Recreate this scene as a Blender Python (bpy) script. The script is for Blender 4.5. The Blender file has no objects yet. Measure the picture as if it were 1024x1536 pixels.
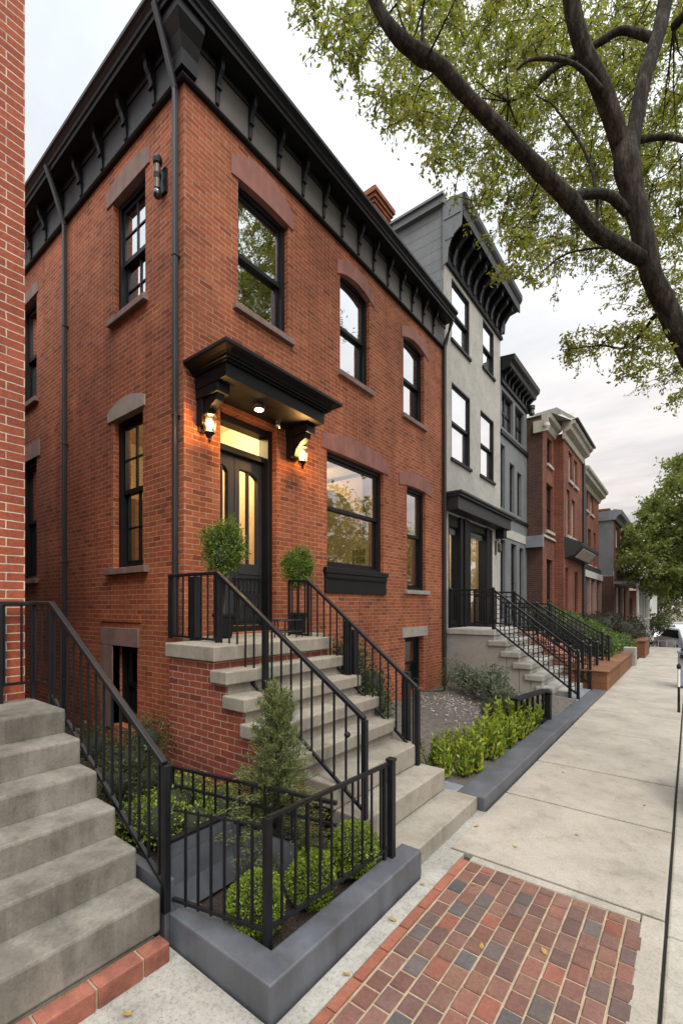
import bpy, math, random
import numpy as np
from mathutils import Vector, Matrix

random.seed(11)
RNG = np.random.default_rng(7)
S = bpy.context.scene
COL = S.collection
R = math.radians

# ------------------------------------------------------------------ materials
def new_mat(name):
    m = bpy.data.materials.new(name); m.use_nodes = True
    nt = m.node_tree; nt.nodes.clear()
    out = nt.nodes.new('ShaderNodeOutputMaterial')
    return m, nt, out

def N(nt, t, **kw):
    n = nt.nodes.new(t)
    for k, v in kw.items():
        setattr(n, k, v)
    return n

def ramp(nt, stops, interp='LINEAR'):
    r = nt.nodes.new('ShaderNodeValToRGB'); r.color_ramp.interpolation = interp
    e = r.color_ramp.elements
    e[0].position, e[0].color = stops[0][0], (*stops[0][1], 1)
    e[1].position, e[1].color = stops[-1][0], (*stops[-1][1], 1)
    for p, c in stops[1:-1]:
        x = e.new(p); x.color = (*c, 1)
    return r

def mixc(nt, fac, a, b, mode='MIX'):
    m = nt.nodes.new('ShaderNodeMix'); m.data_type = 'RGBA'; m.blend_type = mode
    for sock, val in ((0, fac), (6, a), (7, b)):
        if isinstance(val, bpy.types.NodeSocket): nt.links.new(val, m.inputs[sock])
        elif isinstance(val, (int, float)): m.inputs[sock].default_value = val
        else: m.inputs[sock].default_value = (*val, 1)
    return m.outputs[2]

def mth(nt, op, a, b=None, clamp=False):
    m = nt.nodes.new('ShaderNodeMath'); m.operation = op; m.use_clamp = clamp
    for i, val in enumerate((a, b)):
        if val is None: continue
        if isinstance(val, bpy.types.NodeSocket): nt.links.new(val, m.inputs[i])
        else: m.inputs[i].default_value = val
    return m.outputs[0]

def noise(nt, vec, scale, detail=4, rough=.6, stretch=None):
    if stretch:
        mp = nt.nodes.new('ShaderNodeMapping'); mp.inputs['Scale'].default_value = stretch
        nt.links.new(vec, mp.inputs[0]); vec = mp.outputs[0]
    n = nt.nodes.new('ShaderNodeTexNoise'); n.inputs['Scale'].default_value = scale
    n.inputs['Detail'].default_value = detail; n.inputs['Roughness'].default_value = rough
    nt.links.new(vec, n.inputs['Vector'])
    return n.outputs['Fac']

def bump(nt, h, strength, dist=.01, prev=None):
    b = nt.nodes.new('ShaderNodeBump'); b.inputs['Strength'].default_value = strength
    b.inputs['Distance'].default_value = dist
    nt.links.new(h, b.inputs['Height'])
    if prev: nt.links.new(prev, b.inputs['Normal'])
    return b.outputs['Normal']

def bsdf(nt, out, col, rough, normal=None, metal=0, spec=.5, coat=0):
    p = nt.nodes.new('ShaderNodeBsdfPrincipled')
    for k, v in (('Base Color', col), ('Roughness', rough)):
        if isinstance(v, bpy.types.NodeSocket): nt.links.new(v, p.inputs[k])
        elif isinstance(v, (int, float)): p.inputs[k].default_value = v
        else: p.inputs[k].default_value = (*v, 1)
    p.inputs['Metallic'].default_value = metal
    p.inputs['Specular IOR Level'].default_value = spec
    p.inputs['Coat Weight'].default_value = coat
    if normal: nt.links.new(normal, p.inputs['Normal'])
    nt.links.new(p.outputs[0], out.inputs[0])
    return p

def plain(name, col, rough=.6, var=.25, scale=6, bmp=.15, bscale=60, dist=.004, metal=0, spec=.5, streak=False, fine=.0):
    """painted / stone / metal surface with uneven tone and a little relief"""
    m, nt, out = new_mat(name)
    tc = N(nt, 'ShaderNodeTexCoord').outputs['Object']
    n1 = noise(nt, tc, scale, 6, .65)
    lo = tuple(c*(1-var) for c in col); hi = tuple(min(1, c*(1+var)) for c in col)
    c = ramp(nt, [(.28, lo), (.72, hi)]); nt.links.new(n1, c.inputs[0]); cc = c.outputs[0]
    if streak:
        n3 = noise(nt, tc, 5, 5, .7, (1, 1, .12))
        r3 = ramp(nt, [(.35, (.72, .71, .68)), (.62, (1, 1, 1))]); nt.links.new(n3, r3.inputs[0])
        cc = mixc(nt, 1, cc, r3.outputs[0], 'MULTIPLY')
    if fine:
        n4 = noise(nt, tc, 190, 2, .7)
        r4 = ramp(nt, [(.3, (1-fine,)*3), (.7, (1+fine*.3,)*3)]); nt.links.new(n4, r4.inputs[0])
        cc = mixc(nt, 1, cc, r4.outputs[0], 'MULTIPLY')
    n2 = noise(nt, tc, bscale, 4, .6)
    rr = mth(nt, 'MULTIPLY_ADD', n1, .25); rr.node.inputs[2].default_value = rough-.12
    bsdf(nt, out, cc, rr, bump(nt, n2, bmp, dist), metal, spec)
    return m

def brick_mat(name, palette, mortar, bw=.212, bh=.075, ms=.009, weather=.35, flat=False, mortar_rough=.9, squash=None, bstr=.7):
    m, nt, out = new_mat(name)
    tc = N(nt, 'ShaderNodeTexCoord').outputs['Object']
    sep = N(nt, 'ShaderNodeSeparateXYZ'); nt.links.new(tc, sep.inputs[0])
    geo = N(nt, 'ShaderNodeNewGeometry')
    sn = N(nt, 'ShaderNodeSeparateXYZ'); nt.links.new(geo.outputs['True Normal'], sn.inputs[0])
    ax = mth(nt, 'GREATER_THAN', mth(nt, 'ABSOLUTE', sn.outputs[0]), .6)
    az = mth(nt, 'GREATER_THAN', mth(nt, 'ABSOLUTE', sn.outputs[2]), .6)
    a = mixc(nt, ax, (0, 0, 0), (1, 1, 1))
    # horizontal coordinate: y on faces looking along x, x elsewhere; vertical: z (y on tops)
    hm = N(nt, 'ShaderNodeMix'); hm.data_type = 'FLOAT'
    nt.links.new(ax, hm.inputs[0]); nt.links.new(sep.outputs[0], hm.inputs[2]); nt.links.new(sep.outputs[1], hm.inputs[3])
    vm = N(nt, 'ShaderNodeMix'); vm.data_type = 'FLOAT'
    nt.links.new(az, vm.inputs[0]); nt.links.new(sep.outputs[2], vm.inputs[2]); nt.links.new(sep.outputs[1], vm.inputs[3])
    cmb = N(nt, 'ShaderNodeCombineXYZ'); nt.links.new(hm.outputs[0], cmb.inputs[0]); nt.links.new(vm.outputs[0], cmb.inputs[1])
    # slightly uneven courses
    wob = N(nt, 'ShaderNodeTexNoise'); wob.inputs['Scale'].default_value = 5; nt.links.new(tc, wob.inputs['Vector'])
    vs = N(nt, 'ShaderNodeVectorMath', operation='MULTIPLY_ADD'); vs.inputs[1].default_value = (.012, .012, 0)
    nt.links.new(wob.outputs['Color'], vs.inputs[0]); nt.links.new(cmb.outputs[0], vs.inputs[2])
    b = N(nt, 'ShaderNodeTexBrick'); nt.links.new(vs.outputs[0], b.inputs['Vector'])
    b.inputs['Color1'].default_value = (0, 0, 0, 1); b.inputs['Color2'].default_value = (1, 1, 1, 1)
    b.inputs['Mortar'].default_value = (.5, .5, .5, 1)
    b.inputs['Scale'].default_value = 1; b.inputs['Mortar Size'].default_value = ms
    b.inputs['Mortar Smooth'].default_value = .25; b.inputs['Bias'].default_value = 0
    b.inputs['Brick Width'].default_value = bw; b.inputs['Row Height'].default_value = bh
    k = len(palette)
    r = ramp(nt, [(i/(k-1), c) for i, c in enumerate(palette)]); nt.links.new(b.outputs['Color'], r.inputs[0])
    g = noise(nt, tc, 45, 4, .7)
    gr = ramp(nt, [(.3, (.72, .70, .68)), (.7, (1.18, 1.15, 1.12))]); nt.links.new(g, gr.inputs[0])
    col = mixc(nt, 1, r.outputs[0], gr.outputs[0], 'MULTIPLY')
    # mortar is smeared / missing here and there
    mm = noise(nt, tc, 9, 4, .7)
    mr = ramp(nt, [(.3, (.25, .25, .25)), (.6, (1, 1, 1))]); nt.links.new(mm, mr.inputs[0])
    mc = mixc(nt, mr.outputs[0], tuple(x*.45 for x in mortar), mortar)
    col = mixc(nt, b.outputs['Fac'], col, mc)
    w = noise(nt, tc, .9, 6, .65)
    wr = ramp(nt, [(.3, (1-weather, 1-weather, 1-weather)), (.65, (1.06, 1.06, 1.06))]); nt.links.new(w, wr.inputs[0])
    col = mixc(nt, 1, col, wr.outputs[0], 'MULTIPLY')
    # rain streaks and soot running down the wall
    s1 = noise(nt, tc, 3.2, 6, .65, (1, 1, .09)); s2 = noise(nt, tc, .55, 3, .5)
    sr = ramp(nt, [(.40, (1-weather*.75, 1-weather*.8, 1-weather*.8)), (.54, (1, 1, 1))]); nt.links.new(mth(nt, 'MULTIPLY', mth(nt, 'ADD', s1, s2), .5), sr.inputs[0])
    col = mixc(nt, 1, col, sr.outputs[0], 'MULTIPLY')
    inv = mth(nt, 'SUBTRACT', 1, b.outputs['Fac'])
    nrm = bump(nt, inv, bstr, .008)
    nrm = bump(nt, g, .35, .006, nrm)
    bsdf(nt, out, col, .82, nrm, spec=.3)
    return m

def leaf_mat(name, cols, trans=.35, rough=.55):
    m, nt, out = new_mat(name)
    geo = N(nt, 'ShaderNodeNewGeometry')
    k = len(cols)
    r = ramp(nt, [(i/(k-1), c) for i, c in enumerate(cols)]); nt.links.new(geo.outputs['Random Per Island'], r.inputs[0])
    p = N(nt, 'ShaderNodeBsdfPrincipled'); nt.links.new(r.outputs[0], p.inputs['Base Color'])
    p.inputs['Roughness'].default_value = rough; p.inputs['Specular IOR Level'].default_value = .35
    t = N(nt, 'ShaderNodeBsdfTranslucent')
    tcol = mixc(nt, 1, r.outputs[0], (1.5, 1.5, .7), 'MULTIPLY'); nt.links.new(tcol, t.inputs[0])
    mx = N(nt, 'ShaderNodeMixShader'); mx.inputs[0].default_value = trans
    nt.links.new(p.outputs[0], mx.inputs[1]); nt.links.new(t.outputs[0], mx.inputs[2])
    nt.links.new(mx.outputs[0], out.inputs[0])
    return m

def glass_mat(name, base=.10, power=2.2, amp=.9, tint=(.86, .88, .86), wav=.02):
    m, nt, out = new_mat(name)
    tc = N(nt, 'ShaderNodeTexCoord').outputs['Object']
    lw = N(nt, 'ShaderNodeLayerWeight'); lw.inputs['Blend'].default_value = .5
    f = mth(nt, 'POWER', lw.outputs['Facing'], power)
    fac = mth(nt, 'MULTIPLY_ADD', f, amp, True); fac.node.inputs[2].default_value = base
    t = N(nt, 'ShaderNodeBsdfTransparent'); t.inputs[0].default_value = (*tint, 1)
    g = N(nt, 'ShaderNodeBsdfGlossy'); g.inputs['Roughness'].default_value = .015
    g.inputs['Color'].default_value = (.95, .96, .97, 1)
    nrm = bump(nt, noise(nt, tc, 2.5, 2, .5), wav, .05); nt.links.new(nrm, g.inputs['Normal'])
    mx = N(nt, 'ShaderNodeMixShader'); nt.links.new(fac, mx.inputs[0])
    nt.links.new(t.outputs[0], mx.inputs[1]); nt.links.new(g.outputs[0], mx.inputs[2])
    nt.links.new(mx.outputs[0], out.inputs[0])
    return m

def emit(name, col, s):
    m, nt, out = new_mat(name)
    e = N(nt, 'ShaderNodeEmission'); e.inputs[0].default_value = (*col, 1); e.inputs[1].default_value = s
    nt.links.new(e.outputs[0], out.inputs[0]); return m

def bark_mat():
    m, nt, out = new_mat('bark')
    tc = N(nt, 'ShaderNodeTexCoord').outputs['Object']
    n1 = noise(nt, tc, 22, 8, .75, (1, 1, .22))
    n2 = noise(nt, tc, 3, 4, .6)
    c = ramp(nt, [(.38, (.010, .0075, .006)), (.52, (.045, .034, .026)), (.68, (.12, .098, .078))]); nt.links.new(n1, c.inputs[0])
    c2 = ramp(nt, [(.3, (.65, .65, .62)), (.7, (1.15, 1.12, 1.05))]); nt.links.new(n2, c2.inputs[0])
    col = mixc(nt, 1, c.outputs[0], c2.outputs[0], 'MULTIPLY')
    bsdf(nt, out, col, .9, bump(nt, n1, 1, .06), spec=.2)
    return m

def concrete_mat(name, col, stain=.35, speck=.25, bmp=.25, streak=0):
    m, nt, out = new_mat(name)
    tc = N(nt, 'ShaderNodeTexCoord').outputs['Object']
    n1 = noise(nt, tc, 1.7, 8, .68)
    n2 = noise(nt, tc, 70, 4, .75)
    n3 = noise(nt, tc, 7, 6, .75)
    lo = tuple(c*(1-stain) for c in col)
    c = ramp(nt, [(.3, lo), (.55, col), (.75, tuple(min(1, x*1.12) for x in col))]); nt.links.new(n1, c.inputs[0])
    s = ramp(nt, [(.28, (1-speck,)*3), (.5, (1, 1, 1)), (.8, (1.08, 1.07, 1.05))]); nt.links.new(n2, s.inputs[0])
    d = ramp(nt, [(.25, (.72, .69, .63)), (.5, (1, 1, 1))]); nt.links.new(n3, d.inputs[0])
    col2 = mixc(nt, 1, mixc(nt, 1, c.outputs[0], s.outputs[0], 'MULTIPLY'), d.outputs[0], 'MULTIPLY')
    if streak:
        s1 = noise(nt, tc, 9, 5, .7, (1, 1, .10)); s2 = noise(nt, tc, 2.2, 3, .6)
        sr = ramp(nt, [(.40, (1-streak, 1-streak*1.02, 1-streak*1.05)), (.56, (1, 1, 1))]); nt.links.new(mth(nt, 'MULTIPLY', mth(nt, 'ADD', s1, s2), .5), sr.inputs[0])
        col2 = mixc(nt, 1, col2, sr.outputs[0], 'MULTIPLY')
    # dark pits
    v = N(nt, 'ShaderNodeTexVoronoi'); v.inputs['Scale'].default_value = 38; nt.links.new(tc, v.inputs['Vector'])
    pr = ramp(nt, [(.05, (.55, .52, .48)), (.13, (1, 1, 1))]); nt.links.new(v.outputs['Distance'], pr.inputs[0])
    msk = mth(nt, 'GREATER_THAN', n3, .56)
    col2 = mixc(nt, msk, col2, mixc(nt, 1, col2, pr.outputs[0], 'MULTIPLY'))
    bsdf(nt, out, col2, .88, bump(nt, n2, bmp, .006), spec=.3)
    return m

def attr_mat(name, rough=.75, mul=.3):
    """per-face colours stored on the mesh (each paver its own fired clay colour)"""
    m, nt, out = new_mat(name)
    tc = N(nt, 'ShaderNodeTexCoord').outputs['Object']
    a = N(nt, 'ShaderNodeAttribute'); a.attribute_name = 'tone'
    n1 = noise(nt, tc, 60, 5, .7); n2 = noise(nt, tc, 11, 5, .7)
    r1 = ramp(nt, [(.3, (1-mul,)*3), (.7, (1.15, 1.13, 1.1))]); nt.links.new(n1, r1.inputs[0])
    r2 = ramp(nt, [(.3, (.78, .76, .74)), (.65, (1.05, 1.05, 1.05))]); nt.links.new(n2, r2.inputs[0])
    c = mixc(nt, 1, mixc(nt, 1, a.outputs['Color'], r1.outputs[0], 'MULTIPLY'), r2.outputs[0], 'MULTIPLY')
    bsdf(nt, out, c, rough, bump(nt, n1, .3, .004), spec=.35)
    return m

RED = [(.20, .052, .022), (.31, .080, .031), (.36, .104, .040), (.28, .068, .027), (.39, .122, .050), (.34, .093, .036), (.32, .080, .031)]
MT = dict(
    brick=brick_mat('red_brick', RED, (.46, .30, .205), bw=.165, bh=.056, ms=.0046, weather=.42),
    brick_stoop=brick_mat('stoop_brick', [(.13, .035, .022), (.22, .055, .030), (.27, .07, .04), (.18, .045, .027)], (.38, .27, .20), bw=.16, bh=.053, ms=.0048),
    brick_left=brick_mat('neighbour_brick', [(.30, .075, .035), (.36, .095, .045), (.27, .065, .033), (.33, .085, .04)], (.66, .54, .44), bw=.21, bh=.059, ms=.0042, weather=.28),
    brick_far=brick_mat('far_brick', [(.12, .036, .021), (.19, .054, .030), (.16, .043, .024), (.22, .068, .036)], (.22, .14, .10), bw=.18, bh=.06, ms=.006),
    brick_dark=brick_mat('dark_brick', [(.06, .028, .02), (.085, .038, .026), (.07, .03, .022)], (.13, .10, .085), bw=.18, bh=.06, ms=.006),  # darker brick palette, used on the side walls of two far houses
    brick_edge=brick_mat('edge_brick', [(.30, .09, .05), (.36, .11, .06), (.26, .075, .045)], (.5, .42, .33), bw=.2, bh=.08, ms=.008),
    planter_orange=brick_mat('timber_orange', [(.17, .078, .036), (.21, .095, .045), (.19, .085, .04)], (.09, .045, .025), bw=1.6, bh=.15, ms=.006, bstr=.4),
    siding=brick_mat('slate_panels', [(.17, .19, .20), (.20, .22, .23), (.19, .205, .215)], (.09, .10, .105), bw=2.3, bh=.22, ms=.006, weather=.25, bstr=.4),
    black=plain('black_paint', (.0048, .0052, .0064), .5, .35, 4, .12, 40, spec=.28),
    iron=plain('black_iron', (.0065, .007, .0085), .42, .3, 9, .12, 120, .002, spec=.3),
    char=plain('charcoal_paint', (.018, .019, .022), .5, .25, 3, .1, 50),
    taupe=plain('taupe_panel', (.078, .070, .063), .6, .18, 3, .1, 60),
    slate=plain('slate_paint', (.078, .084, .098), .5, .3, 3.5, .3, 60, streak=True, fine=.14),
    slate2=plain('slate_paint_pale', (.15, .16, .185), .5, .2, 2.5, .12, 45),
    stone=plain('brownstone', (.22, .145, .125), .8, .25, 7, .3, 90, streak=True, fine=.2),
    stone_red=plain('painted_brownstone', (.25, .100, .078), .7, .25, 5, .25, 90, streak=True, fine=.15),
    stone_grey=plain('grey_stone', (.27, .24, .21), .8, .2, 7, .3, 90, fine=.2),
    step=concrete_mat('cast_concrete', (.255, .232, .19), .32, .22, .3, .22),
    step_old=concrete_mat('weathered_concrete', (.215, .20, .168), .5, .25, .3, .38),
    walk=concrete_mat('sidewalk_concrete', (.305, .277, .232), .3, .34),
    walk_rough=concrete_mat('rough_concrete', (.31, .295, .26), .4, .5, .8),
    kerb=concrete_mat('kerb_concrete', (.33, .31, .265), .3, .35),
    joint=plain('joint_dirt', (.03, .027, .022), .95),
    clay=plain('edging_clay', (.20, .068, .042), .8, .6, 7, .4, 60, fine=.3),
    mortar=plain('paver_mortar', (.27, .21, .14), .95, .25, 20, .4, 150),
    stucco=concrete_mat('pale_stucco', (.345, .335, .305), .22, .08, .15),
    stucco_dk=concrete_mat('grey_stucco', (.27, .26, .235), .2, .1, .15),
    greyp=plain('blue_grey_paint', (.115, .125, .13), .6, .2, 2, .1, 40),
    cream=plain('cream_paint', (.36, .335, .285), .6, .15, 5, .1, 50, streak=True),
    white=plain('white_paint', (.70, .70, .68), .5, .08, 5, .05, 50),
    asphalt=plain('asphalt', (.055, .055, .057), .9, .25, 3, .5, 200, .006),
    soil=plain('mulch', (.055, .032, .022), .95, .6, 40, 1, 70, .05, fine=.4),
    gravel=plain('garden_gravel', (.17, .145, .125), .95, .4, 14, 1, 90, .04, fine=.5),
    earth=plain('packed_earth', (.10, .085, .06), .95, .4, 1, .5, 20, .02),
    glass=glass_mat('window_glass', .30, 1.3, .9),
    glass_low=glass_mat('parlour_glass', .13, 1.6, .85),
    glass_door=glass_mat('door_glass', .05, 3.0, .6, (.95, .93, .88)),
    glass_side=glass_mat('side_glass', .12, 2.0, .6, (.42, .44, .42)),
    glass_far=glass_mat('far_glass', .45, 1.2, .6),
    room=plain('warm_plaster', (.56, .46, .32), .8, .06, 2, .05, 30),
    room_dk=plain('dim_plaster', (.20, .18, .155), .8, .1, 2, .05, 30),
    blind=plain('pale_blind', (.82, .84, .86), .8, .06, 3, .05, 30),
    wood=plain('oak_floor', (.16, .09, .045), .5, .3, 5, .1, 60),
    copper=plain('aged_metal', (.10, .085, .075), .45, .3, 20, .2, 90, metal=.6),
    bark=bark_mat(),
    paver=attr_mat('clay_pavers'),
    l_tree=leaf_mat('street_tree_leaf', [(.085, .11, .024), (.15, .175, .036), (.20, .21, .045), (.24, .225, .058), (.12, .145, .03)], .52),
    l_mid=leaf_mat('far_tree_leaf', [(.075, .10, .025), (.125, .15, .04), (.17, .19, .055), (.10, .125, .032)], .42),
    l_olive=leaf_mat('olive_leaf', [(.07, .075, .03), (.11, .11, .045), (.09, .09, .035)], .3),
    l_box=leaf_mat('boxwood_leaf', [(.085, .135, .014), (.16, .225, .025), (.24, .30, .04), (.12, .18, .02)], .35),
    l_top=leaf_mat('topiary_leaf', [(.035, .075, .010), (.075, .13, .018), (.14, .20, .03), (.05, .10, .014)], .3),
    l_jun=leaf_mat('juniper_needle', [(.08, .11, .035), (.13, .155, .055), (.18, .19, .085), (.10, .13, .045)], .3),
    l_dark=leaf_mat('dark_shrub_leaf', [(.022, .036, .012), (.04, .058, .018), (.07, .085, .028), (.035, .035, .018)], .25),
    l_brown=leaf_mat('brown_shrub_leaf', [(.02, .016, .012), (.035, .026, .018), (.045, .04, .022)], .2),
    l_hedge=leaf_mat('hedge_leaf', [(.035, .065, .014), (.07, .115, .022), (.11, .155, .035)], .3),
    l_sage=leaf_mat('sage_leaf', [(.06, .08, .05), (.10, .125, .085), (.15, .17, .13), (.04, .06, .03)], .25),
    l_lime=leaf_mat('lime_leaf', [(.06, .11, .015), (.30, .36, .03), (.10, .17, .02), (.45, .47, .06), (.04, .085, .015), (.16, .23, .03)], .4),
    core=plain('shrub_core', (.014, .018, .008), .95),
    bulb=emit('lamp_bulb', (1, .60, .22), 60), bulb2=emit('downlight_bulb', (1, .72, .38), 26),
    lampglass=glass_mat('lantern_glass', .08, 3, .6, (1, .9, .7)),
    chrome=plain('polished_metal', (.5, .5, .5), .25, .1, metal=1),
    carwhite=plain('white_car_paint', (.62, .63, .65), .25, .04, 2, .0, 20), carred=plain('tail_lamp_red', (.4, .02, .02), .3),
    tyre=plain('tyre_rubber', (.018, .018, .019), .8), carglass=plain('car_glass', (.012, .014, .016), .08, .1, 2, 0, 10, spec=.9),
    binm=plain('bin_grey', (.22, .25, .30), .5, .15, 4, .1, 60), frame=plain('picture_frame', (.55, .5, .4), .5),
    art1=plain('print_ink', (.07, .035, .03), .7, .6, 14), paper=plain('print_paper', (.5, .42, .3), .8, .1),
    pebble=plain('white_pebble', (.30, .285, .26), .7, .25, 12, .2, 60),
    pot=plain('black_pot', (.006, .006, .0065), .7, spec=.2), terra=plain('brown_roof', (.13, .075, .05), .85, .35, 20, .6, 60, .01),
)

# ------------------------------------------------------------------ mesh building
class M:
    def __init__(s): s.v, s.f, s.mi = [], [], []
    def add(s, vs, fs, mi=0):
        b = len(s.v); s.v += [tuple(p) for p in vs]
        for f in fs: s.f.append(tuple(i+b for i in f)); s.mi.append(mi)
        return s
    def box(s, x0, x1, y0, y1, z0, z1, mp=None, mi=0):
        p = [(x0, y0, z0), (x1, y0, z0), (x1, y1, z0), (x0, y1, z0), (x0, y0, z1), (x1, y0, z1), (x1, y1, z1), (x0, y1, z1)]
        if mp: p = [mp(*q) for q in p]
        return s.add(p, [(0, 3, 2, 1), (4, 5, 6, 7), (0, 1, 5, 4), (1, 2, 6, 5), (2, 3, 7, 6), (3, 0, 4, 7)], mi)
    def quad(s, a, b, c, d, mi=0): return s.add([a, b, c, d], [(0, 1, 2, 3)], mi)
    def prism(s, poly, fn, t0, t1, mi=0):
        """poly: 2-D outline; fn(p, q, t) -> world point"""
        n = len(poly)
        vs = [fn(p, q, t0) for p, q in poly]+[fn(p, q, t1) for p, q in poly]
        fs = [tuple(range(n))[::-1], tuple(range(n, 2*n))]+[(i, (i+1) % n, n+(i+1) % n, n+i) for i in range(n)]
        return s.add(vs, fs, mi)
    def sweep(s, path, rads, n=8, sq=None, cap=True, mi=0, jit=0, ridge=0):
        """round (n sides) or rectangular (sq=(w,h)) section along a path"""
        P = [Vector(p) for p in path]; k = len(P)
        if not hasattr(rads, '__len__'): rads = [rads]*k
        vs = []
        up0 = None; rg = [random.uniform(-1, 1) for _ in range(n)]
        for i, p in enumerate(P):
            d = (P[min(i+1, k-1)]-P[max(i-1, 0)])
            if d.length < 1e-9: d = Vector((0, 0, 1))
            d.normalize()
            if sq:
                ref = Vector((0, 0, 1)) if abs(d.z) < .95 else Vector((1, 0, 0))
            else:
                ref = up0 if up0 is not None else (Vector((0, 0, 1)) if abs(d.z) < .8 else Vector((1, 0, 0)))
            sd = d.cross(ref)
            if sd.length < 1e-6: sd = d.orthogonal()
            sd.normalize(); up = sd.cross(d).normalized()
            if not sq: up0 = up
            if ridge and i % 5 == 4: rg = [q*.6+random.uniform(-.5, .5) for q in rg]
            if sq:
                w, h = sq[0]/2, sq[1]/2
                vs += [p+sd*w+up*h, p-sd*w+up*h, p-sd*w-up*h, p+sd*w-up*h]
            else:
                for j in range(n):
                    a = 2*math.pi*j/n; r = rads[i]*(1+(random.uniform(-jit, jit) if jit else 0)+ridge*rg[j])
                    vs.append(p+(sd*math.cos(a)+up*math.sin(a))*r)
        m = 4 if sq else n
        fs = []
        for i in range(k-1):
            for j in range(m):
                fs.append((i*m+j, i*m+(j+1) % m, (i+1)*m+(j+1) % m, (i+1)*m+j))
        if cap:
            fs.append(tuple(range(m))[::-1]); fs.append(tuple((k-1)*m+j for j in range(m)))
        return s.add(vs, fs, mi)
    def lathe(s, prof, c, n=16, mi=0, sc=(1, 1)):
        vs, fs = [], []
        for r, z in prof:
            for j in range(n):
                a = 2*math.pi*j/n; vs.append((c[0]+r*math.cos(a)*sc[0], c[1]+r*math.sin(a)*sc[1], c[2]+z))
        k = len(prof)
        for i in range(k-1):
            for j in range(n):
                fs.append((i*n+j, i*n+(j+1) % n, (i+1)*n+(j+1) % n, (i+1)*n+j))
        fs.append(tuple(range(n))[::-1]); fs.append(tuple((k-1)*n+j for j in range(n)))
        return s.add(vs, fs, mi)
    def ball(s, c, r, nu=14, nv=9, sz=1, jit=.0, mi=0):
        vs, fs = [], []
        for i in range(nv+1):
            ph = math.pi*i/nv
            for j in range(nu):
                a = 2*math.pi*j/nu; q = r*(1+random.uniform(-jit, jit))
                vs.append((c[0]+q*math.sin(ph)*math.cos(a), c[1]+q*math.sin(ph)*math.sin(a), c[2]+q*math.cos(ph)*sz))
        for i in range(nv):
            for j in range(nu):
                fs.append((i*nu+j, i*nu+(j+1) % nu, (i+1)*nu+(j+1) % nu, (i+1)*nu+j))
        return s.add(vs, fs, mi)

def props(o, label=None, cat=None, group=None, kind=None):
    for k, v in (('label', label), ('category', cat), ('group', group), ('kind', kind)):
        if v: o[k] = v
    return o

def obj(name, m, mat, parent=None, bevel=0, smooth=False, org=None, **kw):
    me = bpy.data.meshes.new(name)
    vs = m.v
    if org is not None: vs = [(a-org[0], b-org[1], c-org[2]) for a, b, c in vs]
    me.from_pydata(vs, [], m.f)
    mats = mat if isinstance(mat, (list, tuple)) else [mat]
    for q in mats: me.materials.append(MT[q] if isinstance(q, str) else q)
    if len(mats) > 1: me.polygons.foreach_set('material_index', m.mi)
    if smooth: me.polygons.foreach_set('use_smooth', [True]*len(me.polygons))
    me.update()
    return link(name, me, parent, bevel, org, **kw)

def link(name, me, parent=None, bevel=0, org=None, **kw):
    o = bpy.data.objects.new(name, me); COL.objects.link(o)
    if org is not None: o.location = org
    if parent is not None:
        o.parent = parent; o.matrix_parent_inverse = WM[parent.name].inverted()
    WM[o.name] = Matrix.Translation(org if org is not None else (0, 0, 0))
    if bevel:
        b = o.modifiers.new('edge', 'BEVEL'); b.width = bevel; b.segments = 2; b.limit_method = 'ANGLE'; b.angle_limit = R(40)
    props(o, **kw)
    return o
WM = {}

def thing(name, loc, label, cat, group=None, kind=None):
    o = bpy.data.objects.new(name, None); COL.objects.link(o); o.location = loc
    o.empty_display_size = .1
    WM[o.name] = Matrix.Translation(loc)
    return props(o, label, cat, group, kind)

# local frames: (along, outward, up) -> world
def FX(x=0, sx=1): return lambda a, n, z: (x+sx*n, a, z)         # wall facing +x
def FY(y=0): return lambda a, n, z: (a, y-n, z)                  # wall facing -y

def wall(m, mp, a0, a1, z0, z1, ops, depth=.22, mi=0):
    A = sorted({a0, a1, *[q for o in ops for q in (o[0], o[1])]}); Z = sorted({z0, z1, *[q for o in ops for q in (o[2], o[3])]})
    for i in range(len(A)-1):
        for j in range(len(Z)-1):
            ca, cz = (A[i]+A[i+1])/2, (Z[j]+Z[j+1])/2
            if any(o[0] < ca < o[1] and o[2] < cz < o[3] for o in ops): continue
            m.quad(mp(A[i], 0, Z[j]), mp(A[i+1], 0, Z[j]), mp(A[i+1], 0, Z[j+1]), mp(A[i], 0, Z[j+1]), mi)
    for o in ops:
        p, q, r, t = o[:4]; d = -depth
        m.quad(mp(p, 0, r), mp(p, d, r), mp(p, d, t), mp(p, 0, t), mi); m.quad(mp(q, 0, r), mp(q, 0, t), mp(q, d, t), mp(q, d, r), mi)
        m.quad(mp(p, 0, t), mp(p, d, t), mp(q, d, t), mp(q, 0, t), mi); m.quad(mp(p, 0, r), mp(q, 0, r), mp(q, d, r), mp(p, d, r), mi)

def arch(a0, a1, zb, ze, zc, zbc=None, n=10):
    """lintel outline: bottom zb (zbc at the crown), ends ze, crown zc"""
    top = [(a0+(a1-a0)*i/n, ze+(zc-ze)*(1-(2*i/n-1)**2)) for i in range(n+1)]
    if zbc is None: return [(a0, zb), (a1, zb)]+top[::-1]
    bot = [(a0+(a1-a0)*i/n, zb+(zbc-zb)*(1-(2*i/n-1)**2)) for i in range(n+1)]
    return bot+top[::-1]

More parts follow.
